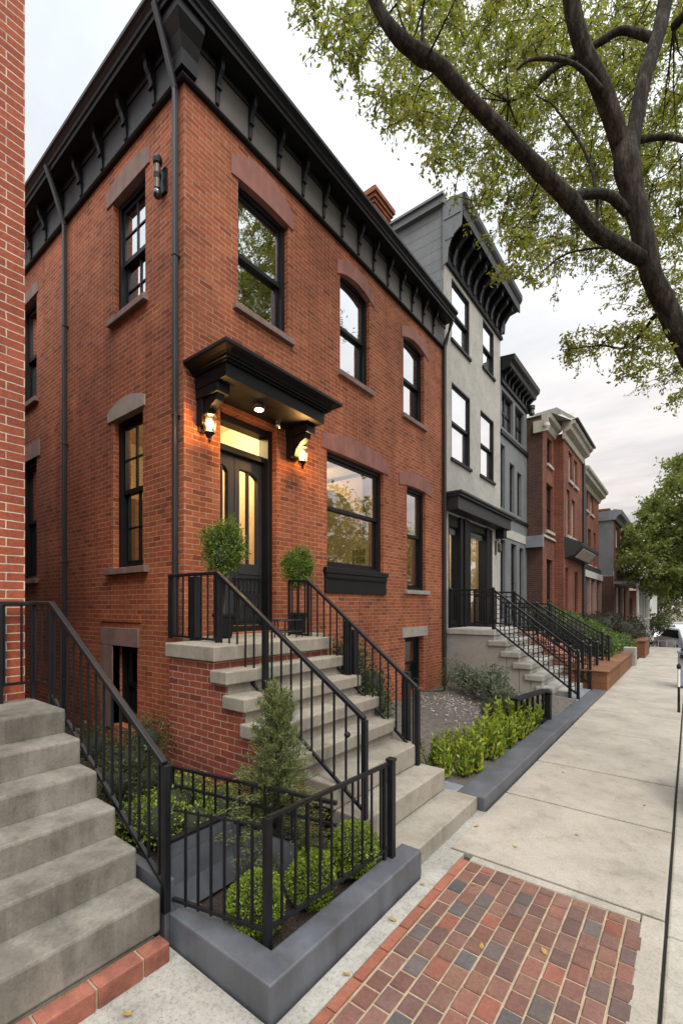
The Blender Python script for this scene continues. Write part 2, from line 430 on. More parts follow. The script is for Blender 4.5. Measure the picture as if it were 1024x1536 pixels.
def sash_window(parent, mp, a0, a1, z0, z1, depth=.10, mid=.5, muntin=False, glass='glass', mat='black', sill=None, lintel=None, lmat='stone_red', smat='stone', fw=.055, blind=None, sw=.038):
    m = M(); d = -depth
    m.box(a0, a0+fw, d-.08, d+.03, z0, z1, mp); m.box(a1-fw, a1, d-.08, d+.03, z0, z1, mp)
    m.box(a0+fw, a1-fw, d-.08, d+.03, z1-fw*1.1, z1, mp); m.box(a0+fw, a1-fw, d-.08, d+.032, z0, z0+fw*.9, mp)
    i0, i1, j0, j1 = a0+fw, a1-fw, z0+fw*.9, z1-fw*1.1
    zm = j0+(j1-j0)*mid
    for (n0, n1, p, q) in ((d-.035, d-.002, zm-.02, j1), (d-.075, d-.038, j0, zm+.02)):
        m.box(i0, i0+sw, n0, n1, p, q, mp); m.box(i1-sw, i1, n0, n1, p, q, mp)
        m.box(i0+sw, i1-sw, n0, n1, q-.042, q, mp); m.box(i0+sw, i1-sw, n0, n1, p, p+.05, mp)
        if muntin:
            c = (i0+i1)/2; m.box(c-.011, c+.011, n0+.004, n1-.004, p+.05, q-.042, mp)
            zc = (p+q)/2; m.box(i0+sw, c-.011, n0+.005, n1-.005, zc-.009, zc+.009, mp); m.box(c+.011, i1-sw, n0+.005, n1-.005, zc-.009, zc+.009, mp)
    w = obj('window', m, mat, parent)
    g = M(); g.quad(*[mp(a, d-.018, z) for a, z in ((i0, zm), (i1, zm), (i1, j1), (i0, j1))])
    g.quad(*[mp(a, d-.056, z) for a, z in ((i0, j0), (i1, j0), (i1, zm), (i0, zm))])
    obj('glass', g, glass, w)
    if sill:
        s = M(); s.box(a0-sill, a1+sill, -.06, .055, z0-.075, z0-.002, mp); obj('sill', s, smat, w, .006)
    if lintel:
        l = M(); l.prism(lintel, lambda p, q, t: mp(p, t, q), -.09, .016); obj('lintel', l, lmat, w, .004)
    if blind:
        b = M(); b.box(i0, i1, d-.10, d-.09, j0+(j1-j0)*(1-blind), j1, mp); obj('blind', b, 'blind', w)
    return w

# leaves ------------------------------------------------------------
def leaf_arrays(c, d, L, W, rng):
    """rhombic leaves at points c pointing along d"""
    n = len(c)
    d = d/np.maximum(np.linalg.norm(d, axis=1, keepdims=True), 1e-6)
    r = rng.normal(size=(n, 3)); s = np.cross(d, r); s /= np.maximum(np.linalg.norm(s, axis=1, keepdims=True), 1e-6)
    nn = np.cross(s, d)
    l = (L*rng.uniform(.7, 1.25, n))[:, None]; w = l*W
    v = np.stack([c-d*l*.5, c+s*w*.5+nn*l*.06-d*l*.05, c+d*l*.5, c-s*w*.5+nn*l*.06-d*l*.05], 1).reshape(-1, 3)
    return v

def leaf_mesh(name, v, mat, extra=None, emat=None):
    """v: (4n,3) leaf corners; extra: an M of stems / cores with its own material"""
    n = len(v)//4
    me = bpy.data.meshes.new(name)
    ev = extra.v if extra else []; ef = extra.f if extra else []
    vs = np.concatenate([v, np.array(ev).reshape(-1, 3)]) if ev else v
    lt = [4]*n+[len(f) for f in ef]; nl = sum(lt)
    idx = np.concatenate([np.arange(4*n), np.array([i+4*n for f in ef for i in f], dtype=np.int64)]) if ef else np.arange(4*n)
    me.vertices.add(len(vs)); me.vertices.foreach_set('co', vs.astype(np.float32).ravel())
    me.loops.add(nl); me.loops.foreach_set('vertex_index', idx.astype(np.int32))
    st = np.concatenate([[0], np.cumsum(lt)[:-1]]).astype(np.int32)
    me.polygons.add(len(lt)); me.polygons.foreach_set('loop_start', st); me.polygons.foreach_set('loop_total', np.array(lt, dtype=np.int32))
    me.materials.append(MT[mat])
    if extra:
        me.materials.append(MT[emat]); me.polygons.foreach_set('material_index', np.array([0]*n+[1]*len(ef), dtype=np.int32))
    me.update(calc_edges=True); me.validate()
    return me

def shell_points(c, r, n, sz, rng, lo=.82, hi=1.04, lump=.08):
    d = rng.normal(size=(n, 3)); d /= np.linalg.norm(d, axis=1, keepdims=True)
    ph = rng.uniform(0, 6.28, 6)
    lum = 1+lump*(np.sin(d[:, 0]*5+ph[0])*np.sin(d[:, 1]*6+ph[1])+np.sin(d[:, 2]*7+ph[2])*np.cos(d[:, 0]*4+ph[3]))
    rad = r*rng.uniform(lo, hi, n)*lum
    p = d*rad[:, None]; p[:, 2] *= sz
    return p+np.array(c), d

def clipped_ball(name, c, r, label, cat, n=2600, L=.022, mat='l_box', sz=1, group=None, parent=None, lump=.07, W=.62):
    p, d = shell_points((0, 0, 0), r, n, sz, RNG, lump=lump)
    d = d+RNG.normal(size=d.shape)*.65
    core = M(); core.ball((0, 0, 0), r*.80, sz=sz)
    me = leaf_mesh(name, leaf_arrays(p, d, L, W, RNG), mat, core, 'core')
    o = link(name, me, parent, org=c, label=label, cat=cat, group=group)
    return o

def blob_shrub(name, blobs, base, label, cat, n=1500, L=.03, mat='l_dark', group=None, W=.55, up=.3, core=.7, parent=None, stems=True, lump=.12, hi=1.12):
    """loose shrub: several overlapping leaf masses (x,y,z,r,sz) over a few stems"""
    V = []; ex = M()
    for x, y, z, r, sz in blobs:
        p, d = shell_points((x-base[0], y-base[1], z-base[2]), r, int(n*(r/.25)**2) if r > .05 else 60, sz, RNG, .62, hi, lump)
        d = d+RNG.normal(size=d.shape)*.6+np.array([0, 0, up])
        V.append(leaf_arrays(p, d, L, W, RNG))
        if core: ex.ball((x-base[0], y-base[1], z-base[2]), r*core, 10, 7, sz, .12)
        if stems: ex.sweep([(0, 0, 0), ((x-base[0])*.6, (y-base[1])*.6, (z-base[2])*.5), (x-base[0], y-base[1], z-base[2])], [.012, .009, .005], 5)
    me = leaf_mesh(name, np.concatenate(V), mat, ex if ex.v else None, 'core')
    return link(name, me, parent, org=base, label=label, cat=cat, group=group)

# ------------------------------------------------------------------ world, sun, camera
def build_world():
    w = bpy.data.worlds.new('World'); S.world = w; w.use_nodes = True
    nt = w.node_tree; nt.nodes.clear()
    out = N(nt, 'ShaderNodeOutputWorld')
    el, rot = R(50), R(121)
    sky = N(nt, 'ShaderNodeTexSky'); sky.sky_type = 'NISHITA'; sky.sun_disc = False
    sky.sun_elevation = el; sky.sun_rotation = rot
    b1 = N(nt, 'ShaderNodeBackground'); nt.links.new(sky.outputs[0], b1.inputs[0]); b1.inputs[1].default_value = .10
    tc = N(nt, 'ShaderNodeTexCoord').outputs['Generated']
    sep = N(nt, 'ShaderNodeSeparateXYZ'); nt.links.new(tc, sep.inputs[0])
    z = sep.outputs[2]
    # cloud layer: perspective-flattened noise
    den = mth(nt, 'ADD', mth(nt, 'MAXIMUM', z, 0), .16)
    div = N(nt, 'ShaderNodeVectorMath', operation='DIVIDE'); nt.links.new(tc, div.inputs[0])
    cb = N(nt, 'ShaderNodeCombineXYZ')
    for i in range(3): nt.links.new(den, cb.inputs[i])
    nt.links.new(cb.outputs[0], div.inputs[1])
    n1 = noise(nt, div.outputs[0], 1.5, 8, .6, (.75, 1.6, 1))
    n2 = noise(nt, div.outputs[0], .45, 4, .5)
    mix = mth(nt, 'MULTIPLY', mth(nt, 'ADD', n1, n2), .5)
    low = ramp(nt, [(.40, (.44, .42, .43)), (.49, (.74, .655, .61)), (.58, (1.0, .88, .81))]); nt.links.new(mix, low.inputs[0])
    hi = ramp(nt, [(.38, (.72, .77, .82)), (.49, (.88, .91, .94)), (.58, (1.0, 1.0, 1.0))]); nt.links.new(mix, hi.inputs[0])
    zf = ramp(nt, [(.10, (0, 0, 0)), (.55, (1, 1, 1))]); nt.links.new(z, zf.inputs[0])
    col = mixc(nt, zf.outputs[0], low.outputs[0], hi.outputs[0])
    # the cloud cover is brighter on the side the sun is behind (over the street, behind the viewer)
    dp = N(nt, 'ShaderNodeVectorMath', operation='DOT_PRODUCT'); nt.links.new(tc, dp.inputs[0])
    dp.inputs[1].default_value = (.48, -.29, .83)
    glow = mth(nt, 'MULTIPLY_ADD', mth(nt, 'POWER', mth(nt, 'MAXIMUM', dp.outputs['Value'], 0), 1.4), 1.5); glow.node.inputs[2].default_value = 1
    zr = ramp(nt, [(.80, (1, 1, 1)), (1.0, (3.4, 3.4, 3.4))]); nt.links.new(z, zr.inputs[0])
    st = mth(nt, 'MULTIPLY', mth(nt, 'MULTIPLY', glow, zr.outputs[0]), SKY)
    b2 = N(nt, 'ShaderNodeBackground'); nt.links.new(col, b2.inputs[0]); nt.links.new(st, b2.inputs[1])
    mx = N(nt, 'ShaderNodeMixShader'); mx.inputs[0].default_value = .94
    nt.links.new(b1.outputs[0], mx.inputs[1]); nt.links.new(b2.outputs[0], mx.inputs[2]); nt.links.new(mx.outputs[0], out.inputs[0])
    sun = bpy.data.lights.new('sun', 'SUN'); sun.energy = 1.5; sun.angle = R(16); sun.color = (1, .91, .80)
    so = bpy.data.objects.new('sun', sun); COL.objects.link(so)
    d = Vector((math.sin(rot)*math.cos(el), math.cos(rot)*math.cos(el), math.sin(el)))
    so.rotation_euler = (-d).to_track_quat('-Z', 'Y').to_euler(); so.location = d*30

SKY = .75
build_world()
cam = bpy.data.cameras.new('camera'); co = bpy.data.objects.new('camera', cam); COL.objects.link(co)
co.location = (4.0, 0, 1.65); co.rotation_euler = (R(90), 0, math.atan2(523, 679))
cam.sensor_fit = 'HORIZONTAL'; cam.sensor_width = 36; cam.lens = 36*679/1024; cam.shift_y = 142/1024
cam.clip_start = .05; cam.clip_end = 2000
S.camera = co
S.view_settings.view_transform = 'Standard'; S.view_settings.look = 'None'; S.view_settings.gamma = 1
S.view_settings.exposure = 0.52

# ------------------------------------------------------------------ ground, street, pavement
def zg(y): return 0 if y < 22 else (-(y-22)*.085 if y < 40 else -1.53)
def strip(name, x0, x1, ys, dz, mat, label=None):
    m = M()
    for a, b in zip(ys[:-1], ys[1:]):
        m.quad((x0, a, zg(a)+dz), (x1, a, zg(a)+dz), (x1, b, zg(b)+dz), (x0, b, zg(b)+dz))
    return obj(name, m, mat, kind='structure')
strip('ground', -300, 300, [-300, -20, 22, 30, 40, 120, 400], -.17, 'earth')
strip('street', 4.16, 11, [-60, 22, 30, 40, 120, 300], -.125, 'asphalt')
strip('cross_street', 1.9, 4.16, [22.8, 30, 40, 90], -.129, 'asphalt')

walk = M(); ys = [2.915, 4.08, 5.13, 6.78, 8.23, 9.9, 11.2, 12.6, 14.0, 15.4, 16.8, 18.2, 19.6, 21.0, 22.6]
for a, b in zip(ys[:-1], ys[1:]): walk.box(2.70, 3.893, a+.009, b-.009, -.09, random.uniform(-.003, .002))
obj('sidewalk', walk, 'walk', bevel=.006, kind='structure')
brd = M(); brd.box(3.795, 3.895, -3, 2.905, -.09, -.001); brd.box(2.86, 3.79, 2.84, 2.905, -.09, -.001)
obj('sidewalk_border', brd, 'walk', bevel=.006, kind='structure')
rg = M(); rg.box(2.70, 2.80, -3, 2.905, -.09, -.004); rg.box(2.30, 2.698, 2.50, 3.62, -.16, -.012)
obj('rough_border', rg, 'walk_rough', bevel=.004, kind='structure')
fr = M(); fr.box(1.5, 2.695, -4, 1.235, -.09, -.006)
obj('forecourt_paving', fr, 'walk_rough', kind='structure')
base = M(); base.box(2.69, 4.0, -3, 22.6, -.16, -.035)
obj('paving_bed', base, 'joint', kind='structure')
kb = M()
for a in [-3+1.45*i for i in range(18)]: kb.box(3.909, 4.15, a+.004, a+1.446, -.16, -.002)
obj('kerb', kb, 'kerb', bevel=.012, kind='structure')

def pavers():
    m = M(); tones = []
    pal = [(.145, .070, .054), (.155, .070, .053), (.125, .070, .058), (.10, .066, .058), (.078, .07, .07), (.145, .076, .058), (.185, .068, .046), (.115, .066, .055), (.13, .07, .056), (.135, .064, .05), (.15, .078, .058), (.16, .08, .055), (.09, .073, .066), (.12, .062, .05), (.14, .066, .052)]
    x = 2.865; w = .0865
    for c in range(11):
        y = 2.832-random.uniform(.03, .12)*(c % 2)
        first = True
        yy = 2.832
        while yy > -.6:
            l = random.uniform(.105, .135) if not (first and c % 2) else random.uniform(.06, .08)
            first = False
            a, b = x+.0052+random.uniform(-.0015, .0015), x+w-.0052+random.uniform(-.0015, .0015)
            z = random.uniform(-.0035, .0015); tl = [random.uniform(-.0015, .0015) for _ in range(4)]
            e = .005
            y0, y1 = yy-l+.0045, yy-.0045
            b0 = len(m.v)
            m.add([(a, y0, -.03), (b, y0, -.03), (b, y1, -.03), (a, y1, -.03),
                   (a, y0, z-.005), (b, y0, z-.005), (b, y1, z-.005), (a, y1, z-.005),
                   (a+e, y0+e, z+tl[0]), (b-e, y0+e, z+tl[1]), (b-e, y1-e, z+tl[2]), (a+e, y1-e, z+tl[3])],
                  [(0, 1, 5, 4), (1, 2, 6, 5), (2, 3, 7, 6), (3, 0, 4, 7), (4, 5, 9, 8), (5, 6, 10, 9), (6, 7, 11, 10), (7, 4, 8, 11), (8, 9, 10, 11)])
            t = random.choice(pal); k = random.uniform(.85, 1.2)
            tones += [tuple(q*k for q in t)]*9
            yy -= l
        x += w
    # soldier row of half bricks along the planter side
    yy = 2.832
    while yy > -.6:
        l = random.uniform(.19, .22); z = random.uniform(-.002, .002)
        m.add([(2.808, yy-l+.004, -.03), (2.858, yy-l+.004, -.03), (2.858, yy-.004, -.03), (2.808, yy-.004, -.03), (2.808, yy-l+.004, z), (2.858, yy-l+.004, z), (2.858, yy-.004, z), (2.808, yy-.004, z)],
              [(0, 1, 5, 4), (1, 2, 6, 5), (2, 3, 7, 6), (3, 0, 4, 7), (4, 5, 6, 7)])
        k = random.uniform(.8, 1.2); tones += [(.25*k, .09*k, .055*k)]*5
        yy -= l
    o = obj('brick_pavers', m, 'paver', kind='structure')
    at = o.data.attributes.new('tone', 'FLOAT_COLOR', 'FACE')
    at.data.foreach_set('color', [c for t in tones for c in (*t, 1)])
pavers()
pm = M(); pm.box(2.802, 3.822, -3, 2.838, -.034, -.0085)
obj('paver_mortar_bed', pm, 'mortar', kind='structure')

# garden soil
def sc_grid(x0, x1, y0, y1, z, amp, n=26, fn=None):
    m = M(); vs = []
    for i in range(n+1):
        for j in range(n+1):
            x, y = x0+(x1-x0)*i/n, y0+(y1-y0)*j/n
            if fn and not fn(x, y): pass
            vs.append((x, y, z+random.uniform(-amp, amp)))
    fs = [(i*(n+1)+j, (i+1)*(n+1)+j, (i+1)*(n+1)+j+1, i*(n+1)+j+1) for i in range(n) for j in range(n)]
    return m.add(vs, fs)
gs = sc_grid(.05, 2.46, 3.6, 8.66, .05, .012, 70); gs.box(-.02, 2.5, 12.4, 22.5, -.16, .03)
obj('garden_soil', gs, 'gravel', kind='structure')
obj('mulch_bed', sc_grid(.0, 2.56, 1.29, 2.50, .03, .014, 44), 'soil', kind='structure')
al = M(); al.box(-6, .02, 1.14, 2.62, -.16, .02); obj('alley_ground', al, 'soil', kind='structure')
pb = M()
for i in range(330):
    t = random.random(); x = .35+1.75*t+random.gauss(0, .22); y = 7.1+.5*math.sin(t*3)-1.5*t+random.gauss(0, .34)
    r = random.uniform(.008, .022); pb.ball((x, y, .05+r*.5), r, 6, 4, .7, .25)
obj('white_pebbles', pb, 'pebble', kind='stuff', label='band of small white pebbles on the brown gravel bed', cat='pebbles')

# ------------------------------------------------------------------ main brick house
Y0, Y1 = 2.62, 8.575
F1, S1 = FX(0), FY(Y0)
house = thing('brick_house', (-3, 5.6, 0), 'red brick corner house with black cornice and lantern-lit door canopy', 'house')
FOPS = [(3.30, 4.10, 5.02, 6.45), (5.16, 5.93, 5.05, 6.54), (6.98, 7.76, 5.05, 6.50),
        (3.06, 3.90, 1.36, 3.80), (4.86, 6.34, 2.20, 3.85), (7.10, 7.83, 1.95, 3.82), (7.03, 7.75, .12, 1.10)]
SOPS = [(-1.46, -.73, 5.06, 6.47), (-1.46, -.78, 2.10, 3.87), (-1.46, -.90, .25, 1.19),
        (-4.55, -3.85, 4.82, 6.42), (-4.55, -3.85, 2.08, 3.92)]
wm = M(); wall(wm, F1, Y0, Y1, -.15, 7.0, FOPS); wall(wm, S1, -6.5, 0, -.15, 7.0, SOPS)
wm.quad((-6.5, Y0, -.15), (-6.5, Y1, -.15), (-6.5, Y1, 7), (-6.5, Y0, 7)); wm.quad((-6.5, Y1, -.15), (0, Y1, -.15), (0, Y1, 7), (-6.5, Y1, 7))
# low brick course marks above the cellar windows
wm.box(-1.76, -.82, -.001, .012, 1.47, 1.55, S1)
obj('wall', wm, 'brick', house)
sash_window(house, F1, *FOPS[0], mid=.47, sill=.07, lintel=arch(3.20, 4.18, 6.42, 6.62, 6.82, 6.45), smat='stone')
sash_window(house, F1, *FOPS[1], mid=.5, sill=.06, lintel=arch(5.09, 6.02, 6.42, 6.62, 6.77, 6.54), smat='stone')
sash_window(house, F1, *FOPS[2], mid=.5, sill=.06, lintel=arch(6.90, 7.92, 6.37, 6.55, 6.71, 6.50), smat='stone')
bw = sash_window(house, F1, *FOPS[4], mid=.53, glass='glass_low', lintel=arch(4.74, 6.48, 3.84, 4.03, 4.16, 3.85), fw=.06)
ap = M(); ap.box(4.80, 6.37, -.1, .03, 1.84, 2.12, F1); ap.box(4.78, 6.39, -.1, .06, 2.12, 2.195, F1); ap.box(4.80, 6.37, .03, .045, 2.06, 2.117, F1)
for i in range(30):
    a = 4.84+i*.0505; ap.box(a, a+.025, .03, .052, 2.035, 2.06, F1)
obj('window_apron', ap, 'black', house, .004)
sash_window(house, F1, *FOPS[5], mid=.54, glass='glass_low', sill=.08, lintel=arch(6.82, 8.08, 3.77, 3.98, 4.10, 3.83), smat='stone_grey')
sash_window(house, F1, *FOPS[6], depth=.13, mid=.5, glass='glass_low', lintel=[(6.93, 1.10), (7.88, 1.10), (7.88, 1.275), (6.93, 1.275)], lmat='stone_grey')
sash_window(house, S1, *SOPS[0], mid=.5, muntin=True, sill=.06, lintel=arch(-1.60, -.63, 6.46, 6.64, 6.72), lmat='stone')
sash_window(house, S1, *SOPS[1], mid=.52, muntin=True, glass='glass_side', sill=.12, lintel=arch(-1.58, -.73, 3.86, 3.98, 4.07), lmat='stone_grey')
wb = sash_window(house, S1, *SOPS[2], depth=.14, glass='glass_low', lintel=[(-1.75, 1.19), (-.86, 1.19), (-.86, 1.40), (-1.75, 1.40)], lmat='stone')
jm = M(); jm.box(-1.75, -1.46, -.08, .014, .2, 1.19, S1); obj('jamb', jm, 'stone', wb)
sash_window(house, S1, *SOPS[3], sill=.08, lintel=[(-4.7, 6.40), (-3.78, 6.40), (-3.78, 6.58), (-4.7, 6.58)], lmat='stone')
sash_window(house, S1, *SOPS[4], sill=.08, glass='glass_low', lintel=[(-4.7, 3.92), (-3.72, 3.92), (-3.72, 4.16), (-4.7, 4.16)], lmat='stone')

# cornice, frieze, brackets
def sweep_profile(m, prof, mp_f, mp_s, f_end, s_end):
    """moulding (n,z outline) run along both street faces with a mitred corner"""
    n = len(prof)
    A = [mp_f(f_end, p, z) for p, z in prof]
    C = [(p, Y0-p, z) for p, z in prof]
    B = [mp_s(s_end, p, z) for p, z in prof]
    m.add(A+C+B, [(i, (i+1) % n, n+(i+1) % n, n+i) for i in range(n)]+[(n+i, n+(i+1) % n, 2*n+(i+1) % n, 2*n+i) for i in range(n)]+[tuple(range(n)), tuple(range(2*n, 3*n))])
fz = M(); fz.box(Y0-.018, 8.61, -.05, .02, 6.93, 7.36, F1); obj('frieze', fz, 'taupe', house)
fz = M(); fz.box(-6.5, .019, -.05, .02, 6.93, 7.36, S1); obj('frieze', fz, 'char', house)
cn = M()
sweep_profile(cn, [(-.05, 6.885), (.045, 6.885), (.06, 6.90), (.045, 6.935), (.022, 6.945), (-.05, 6.945)], F1, S1, 8.62, -6.5)
sweep_profile(cn, [(-.05, 7.33), (.035, 7.33), (.045, 7.36), (.045, 7.41), (.215, 7.415), (.215, 7.40), (.232, 7.40), (.232, 7.455), (.25, 7.462), (.258, 7.49), (.285, 7.515), (.31, 7.53), (.31, 7.572), (.295, 7.585), (-.05, 7.585)], F1, S1, 8.63, -6.5)
cornice = obj('cornice', cn, 'black', house)
def bracket(m, mp, a, w=.042):
    prof = [(.02, 6.97), (.042, 6.98), (.046, 7.06), (.06, 7.16), (.09, 7.24), (.125, 7.29), (.135, 7.34), (.135, 7.41), (.02, 7.41)]
    m.prism(prof, lambda p, q, t: mp(t, p, q), a-w/2, a+w/2)
    m.box(a-w/2-.012, a+w/2+.012, .02, .15, 7.375, 7.412, mp); m.box(a-w/2-.008, a+w/2+.008, .03, .075, 7.12, 7.15, mp)
for a in [3.0, 3.45, 3.9, 4.34, 4.76, 5.17, 5.58, 5.99, 6.42, 6.83, 7.24, 7.66, 8.08]:
    m = M(); bracket(m, F1, a); obj('bracket', m, 'black', cornice, .004)
for a in [-.51, -1.10, -1.68, -2.26, -2.84, -3.42, -4.0, -4.6]:
    m = M(); bracket(m, S1, a, .055); obj('bracket', m, 'black', cornice, .004)
cb = M(); prof = [(.02, 6.95), (.075, 6.96), (.085, 7.1), (.13, 7.2), (.20, 7.3), (.20, 7.41), (.02, 7.41)]
for lo, hi in zip(prof[:-2], prof[1:-1]):
    cb.add([(-.1, Y0-lo[0], lo[1]), (lo[0], Y0-lo[0], lo[1]), (lo[0], Y0+.1, lo[1]), (-.1, Y0-hi[0], hi[1]), (hi[0], Y0-hi[0], hi[1]), (hi[0], Y0+.1, hi[1])], [(0, 1, 4, 3), (1, 2, 5, 4)])
obj('corner_bracket', cb, 'black', cornice)
rf = M(); rf.box(-6.5, .0, Y0, Y1+.03, 7.586, 7.62); obj('roof', rf, 'char', house)
ch = M(); ch.box(-.86, -.53, 6.86, 7.38, 7.6, 8.98); ch.box(-.88, -.51, 6.84, 7.40, 8.98, 9.05); ch.box(-.91, -.48, 6.81, 7.43, 9.05, 9.12); ch.box(-.94, -.45, 6.78, 7.46, 9.12, 9.20); ch.box(-.89, -.50, 6.83, 7.41, 9.20, 9.27)
obj('chimney', ch, 'brick', house)

# rain pipes
def pipe(x, y, z0, z1, ex, ey, w=.052):
    m = M(); m.sweep([(x, y, z0), (x, y, z1-.35), (x, y, z1-.2)], .5, sq=(w, w*.8))
    m.sweep([(x, y, z1-.22), (x+(ex-x)*.15, y+(ey-y)*.15, z1-.12), (x+(ex-x)*.55, y+(ey-y)*.55, z1+.15), (ex, ey, z1+.42)], .5, sq=(w*1.05, w*.9))
    z = z0+.6
    while z < z1-.4: m.box(x-w*.56, x+w*.56, y-.03, y+.044, z, z+.022); z += 1.6
    return obj('downspout', m, 'char', house, .008)
pipe(-.085, Y0-.045, 1.36, 7.05, -.085, Y0-.27)
pipe(-2.73, Y0-.045, .05, 7.05, -2.73, Y0-.27)
m = M(); m.sweep([(.045, 8.56, .05), (.045, 8.56, 6.95), (.20, 8.57, 7.38)], .5, sq=(.075, .065)); obj('downspout', m, 'char', house, .008)

# the rooms seen through the panes
rm = M()
rm.quad((-3.2, 2.66, 1.36), (-.22, 2.66, 1.36), (-.22, 4.35, 1.36), (-3.2, 4.35, 1.36), 1)
rm.quad((-3.2, 2.66, 4.3), (-.22, 2.66, 4.3), (-.22, 4.35, 4.3), (-3.2, 4.35, 4.3))
rm.quad((-3.2, 2.66, 1.36), (-3.2, 4.35, 1.36), (-3.2, 4.35, 4.3), (-3.2, 2.66, 4.3)); rm.quad((-3.2, 4.35, 1.36), (-.22, 4.35, 1.36), (-.22, 4.35, 4.3), (-3.2, 4.35, 4.3))
rm.quad((-3.2, 2.845, 1.36), (-1.7, 2.845, 1.36), (-1.7, 2.845, 4.3), (-3.2, 2.845, 4.3))
for yy in (3.5,): rm.box(-3.19, -3.15, yy-.45, yy+.45, 1.4, 3.4, mi=1)
obj('hall', rm, ['room', 'wood'], house)
pr = M()
pr.quad((-3.8, 4.40, 1.5), (-.22, 4.40, 1.5), (-.22, 8.5, 1.5), (-3.8, 8.5, 1.5), 1)
pr.quad((-3.8, 4.40, 4.3), (-.22, 4.40, 4.3), (-.22, 8.5, 4.3), (-3.8, 8.5, 4.3)); pr.quad((-3.8, 4.4, 1.5), (-3.8, 8.5, 1.5), (-3.8, 8.5, 4.3), (-3.8, 4.4, 4.3))
pr.quad((-3.8, 4.40, 1.5), (-.22, 4.40, 1.5), (-.22, 4.40, 4.3), (-3.8, 4.40, 4.3)); pr.quad((-3.8, 8.5, 1.5), (-.22, 8.5, 1.5), (-.22, 8.5, 4.3), (-3.8, 8.5, 4.3))
for i in range(5): pr.box(-3.78, -.3, 4.9+.8*i, 4.96+.8*i, 4.22, 4.298)
obj('parlour', pr, ['room', 'wood'], house)
up = M()
for z in (4.62, 6.95): up.quad((-5.5, 2.86, z), (-.24, 2.86, z), (-.24, 8.5, z), (-5.5, 8.5, z))
up.quad((-5.5, 2.86, 4.62), (-5.5, 8.5, 4.62), (-5.5, 8.5, 6.95), (-5.5, 2.86, 6.95)); up.quad((-5.5, 8.5, 4.62), (-.24, 8.5, 4.62), (-.24, 8.5, 6.95), (-5.5, 8.5, 6.95))
up.quad((-3.0, 2.86, 4.62), (-3.0, 8.5, 4.62), (-3.0, 8.5, 6.95), (-3.0, 2.86, 6.95))
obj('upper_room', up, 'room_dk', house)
ce = M(); ce.box(-6.4, -.3, 4.4, 8.5, .05, 1.3); ce.box(-6.4, -.3, 2.92, 4.38, .05, 1.3); obj('cellar', ce, 'char', house)
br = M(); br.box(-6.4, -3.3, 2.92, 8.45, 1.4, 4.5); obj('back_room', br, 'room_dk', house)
for (loc, e, c, r) in (((-1.0, 3.5, 3.95), 105, (1, .72, .36), .12), ((-1.9, 6.6, 3.85), 24, (1, .66, .36), .15)):
    l = bpy.data.lights.new('room_light', 'POINT'); l.energy = e; l.color = c; l.shadow_soft_size = r
    lo = bpy.data.objects.new('room_light', l); COL.objects.link(lo); lo.location = loc
pic = thing('framed_picture', (-2.0, 8.48, 2.5), 'small framed print hanging on the parlour wall behind the wide window', 'picture')
m = M(); m.box(-2.26, -1.74, 8.45, 8.495, 2.52, 3.08); obj('frame', m, 'frame', pic)
m = M(); m.box(-2.22, -1.78, 8.444, 8.449, 2.56, 3.04); obj('print', m, 'paper', pic)
m = M()
for i in range(2):
    for j in range(4): m.box(-2.18+.09*j, -2.11+.09*j, 8.439, 8.443, 2.64+.17*i, 2.78+.17*i)
obj('print_lines', m, 'art1', pic)
m = M(); m.prism([(-3.7, 4.3)]+[(-2.3+1.2*math.cos(math.pi*k/10), 2.9+1.25*math.sin(math.pi*k/10)) for k in range(10, -1, -1)]+[(-1.1, 4.3)], lambda p, q, t: (p, t, q), 7.3, 7.45); obj('parlour_arch', m, 'room', house)

# door in its recess
dr = M(); n0, n1 = -.26, -.19
F = F1
dr.box(3.06, 3.12, -.25, -.10, 1.36, 3.80, F); dr.box(3.83, 3.90, -.25, -.08, 1.36, 3.80, F)        # jambs
dr.box(3.12, 3.83, -.25, -.10, 3.72, 3.80, F); dr.box(3.12, 3.83, -.25, -.12, 3.40, 3.47, F)        # head, transom bar
dr.box(3.12, 3.83, -.25, -.11, 1.36, 1.42, F)
df = obj('door_frame', dr, 'black', house, .004)
m = M(); m.quad(*[F(a, -.2, z) for a, z in ((3.12, 3.47), (3.83, 3.47), (3.83, 3.72), (3.12, 3.72))]); obj('transom_glass', m, 'glass_door', df)
def door_leaf(a0, a1, g0, g1):
    m = M(); z0, z1, zb, zt = 1.43, 3.395, 2.16, 3.27
    m.box(a0, g0, n0, n1, z0, z1, F); m.box(g1, a1, n0, n1, z0, z1, F); m.box(g0, g1, n0, n1, z0, zb, F)
    # arched head of the pane
    k = 8; A = [(g0+(g1-g0)*i/k, zt-.005-.07*(i/k)**4) for i in range(k+1)]
    m.prism([(g0, z1), (g0, A[0][1])]+A[1:-1]+[(g1, A[-1][1]), (g1, z1)], lambda p, q, t: F(p, t, q), n0+.001, n1-.001)
    m.box((g0+g1)/2-.012, (g0+g1)/2+.012, n0+.01, n1-.01, zb, zt-.005, F)
    m.box(a0+.04, a1-.04, n1, n1+.012, 2.03, 2.07, F); m.box(a0+.05, a1-.05, n1, n1+.008, 1.50, 1.98, F)
    d = obj('door', m, 'char', house, .004)
    g = M(); g.quad(*[F(a, -.225, z) for a, z in ((g0, zb), (g1, zb), (g1, zt), (g0, zt))]); obj('glass', g, 'glass_door', d)
    return d
door_leaf(3.12, 3.40, 3.16, 3.315)
d2 = door_leaf(3.41, 3.83, 3.48, 3.765)
m = M(); m.sweep([F(3.45, -.185, 2.2), F(3.45, -.14, 2.2), F(3.45, -.14, 2.42), F(3.45, -.185, 2.42)], .008, 6); obj('handle', m, 'copper', d2)
m = M()
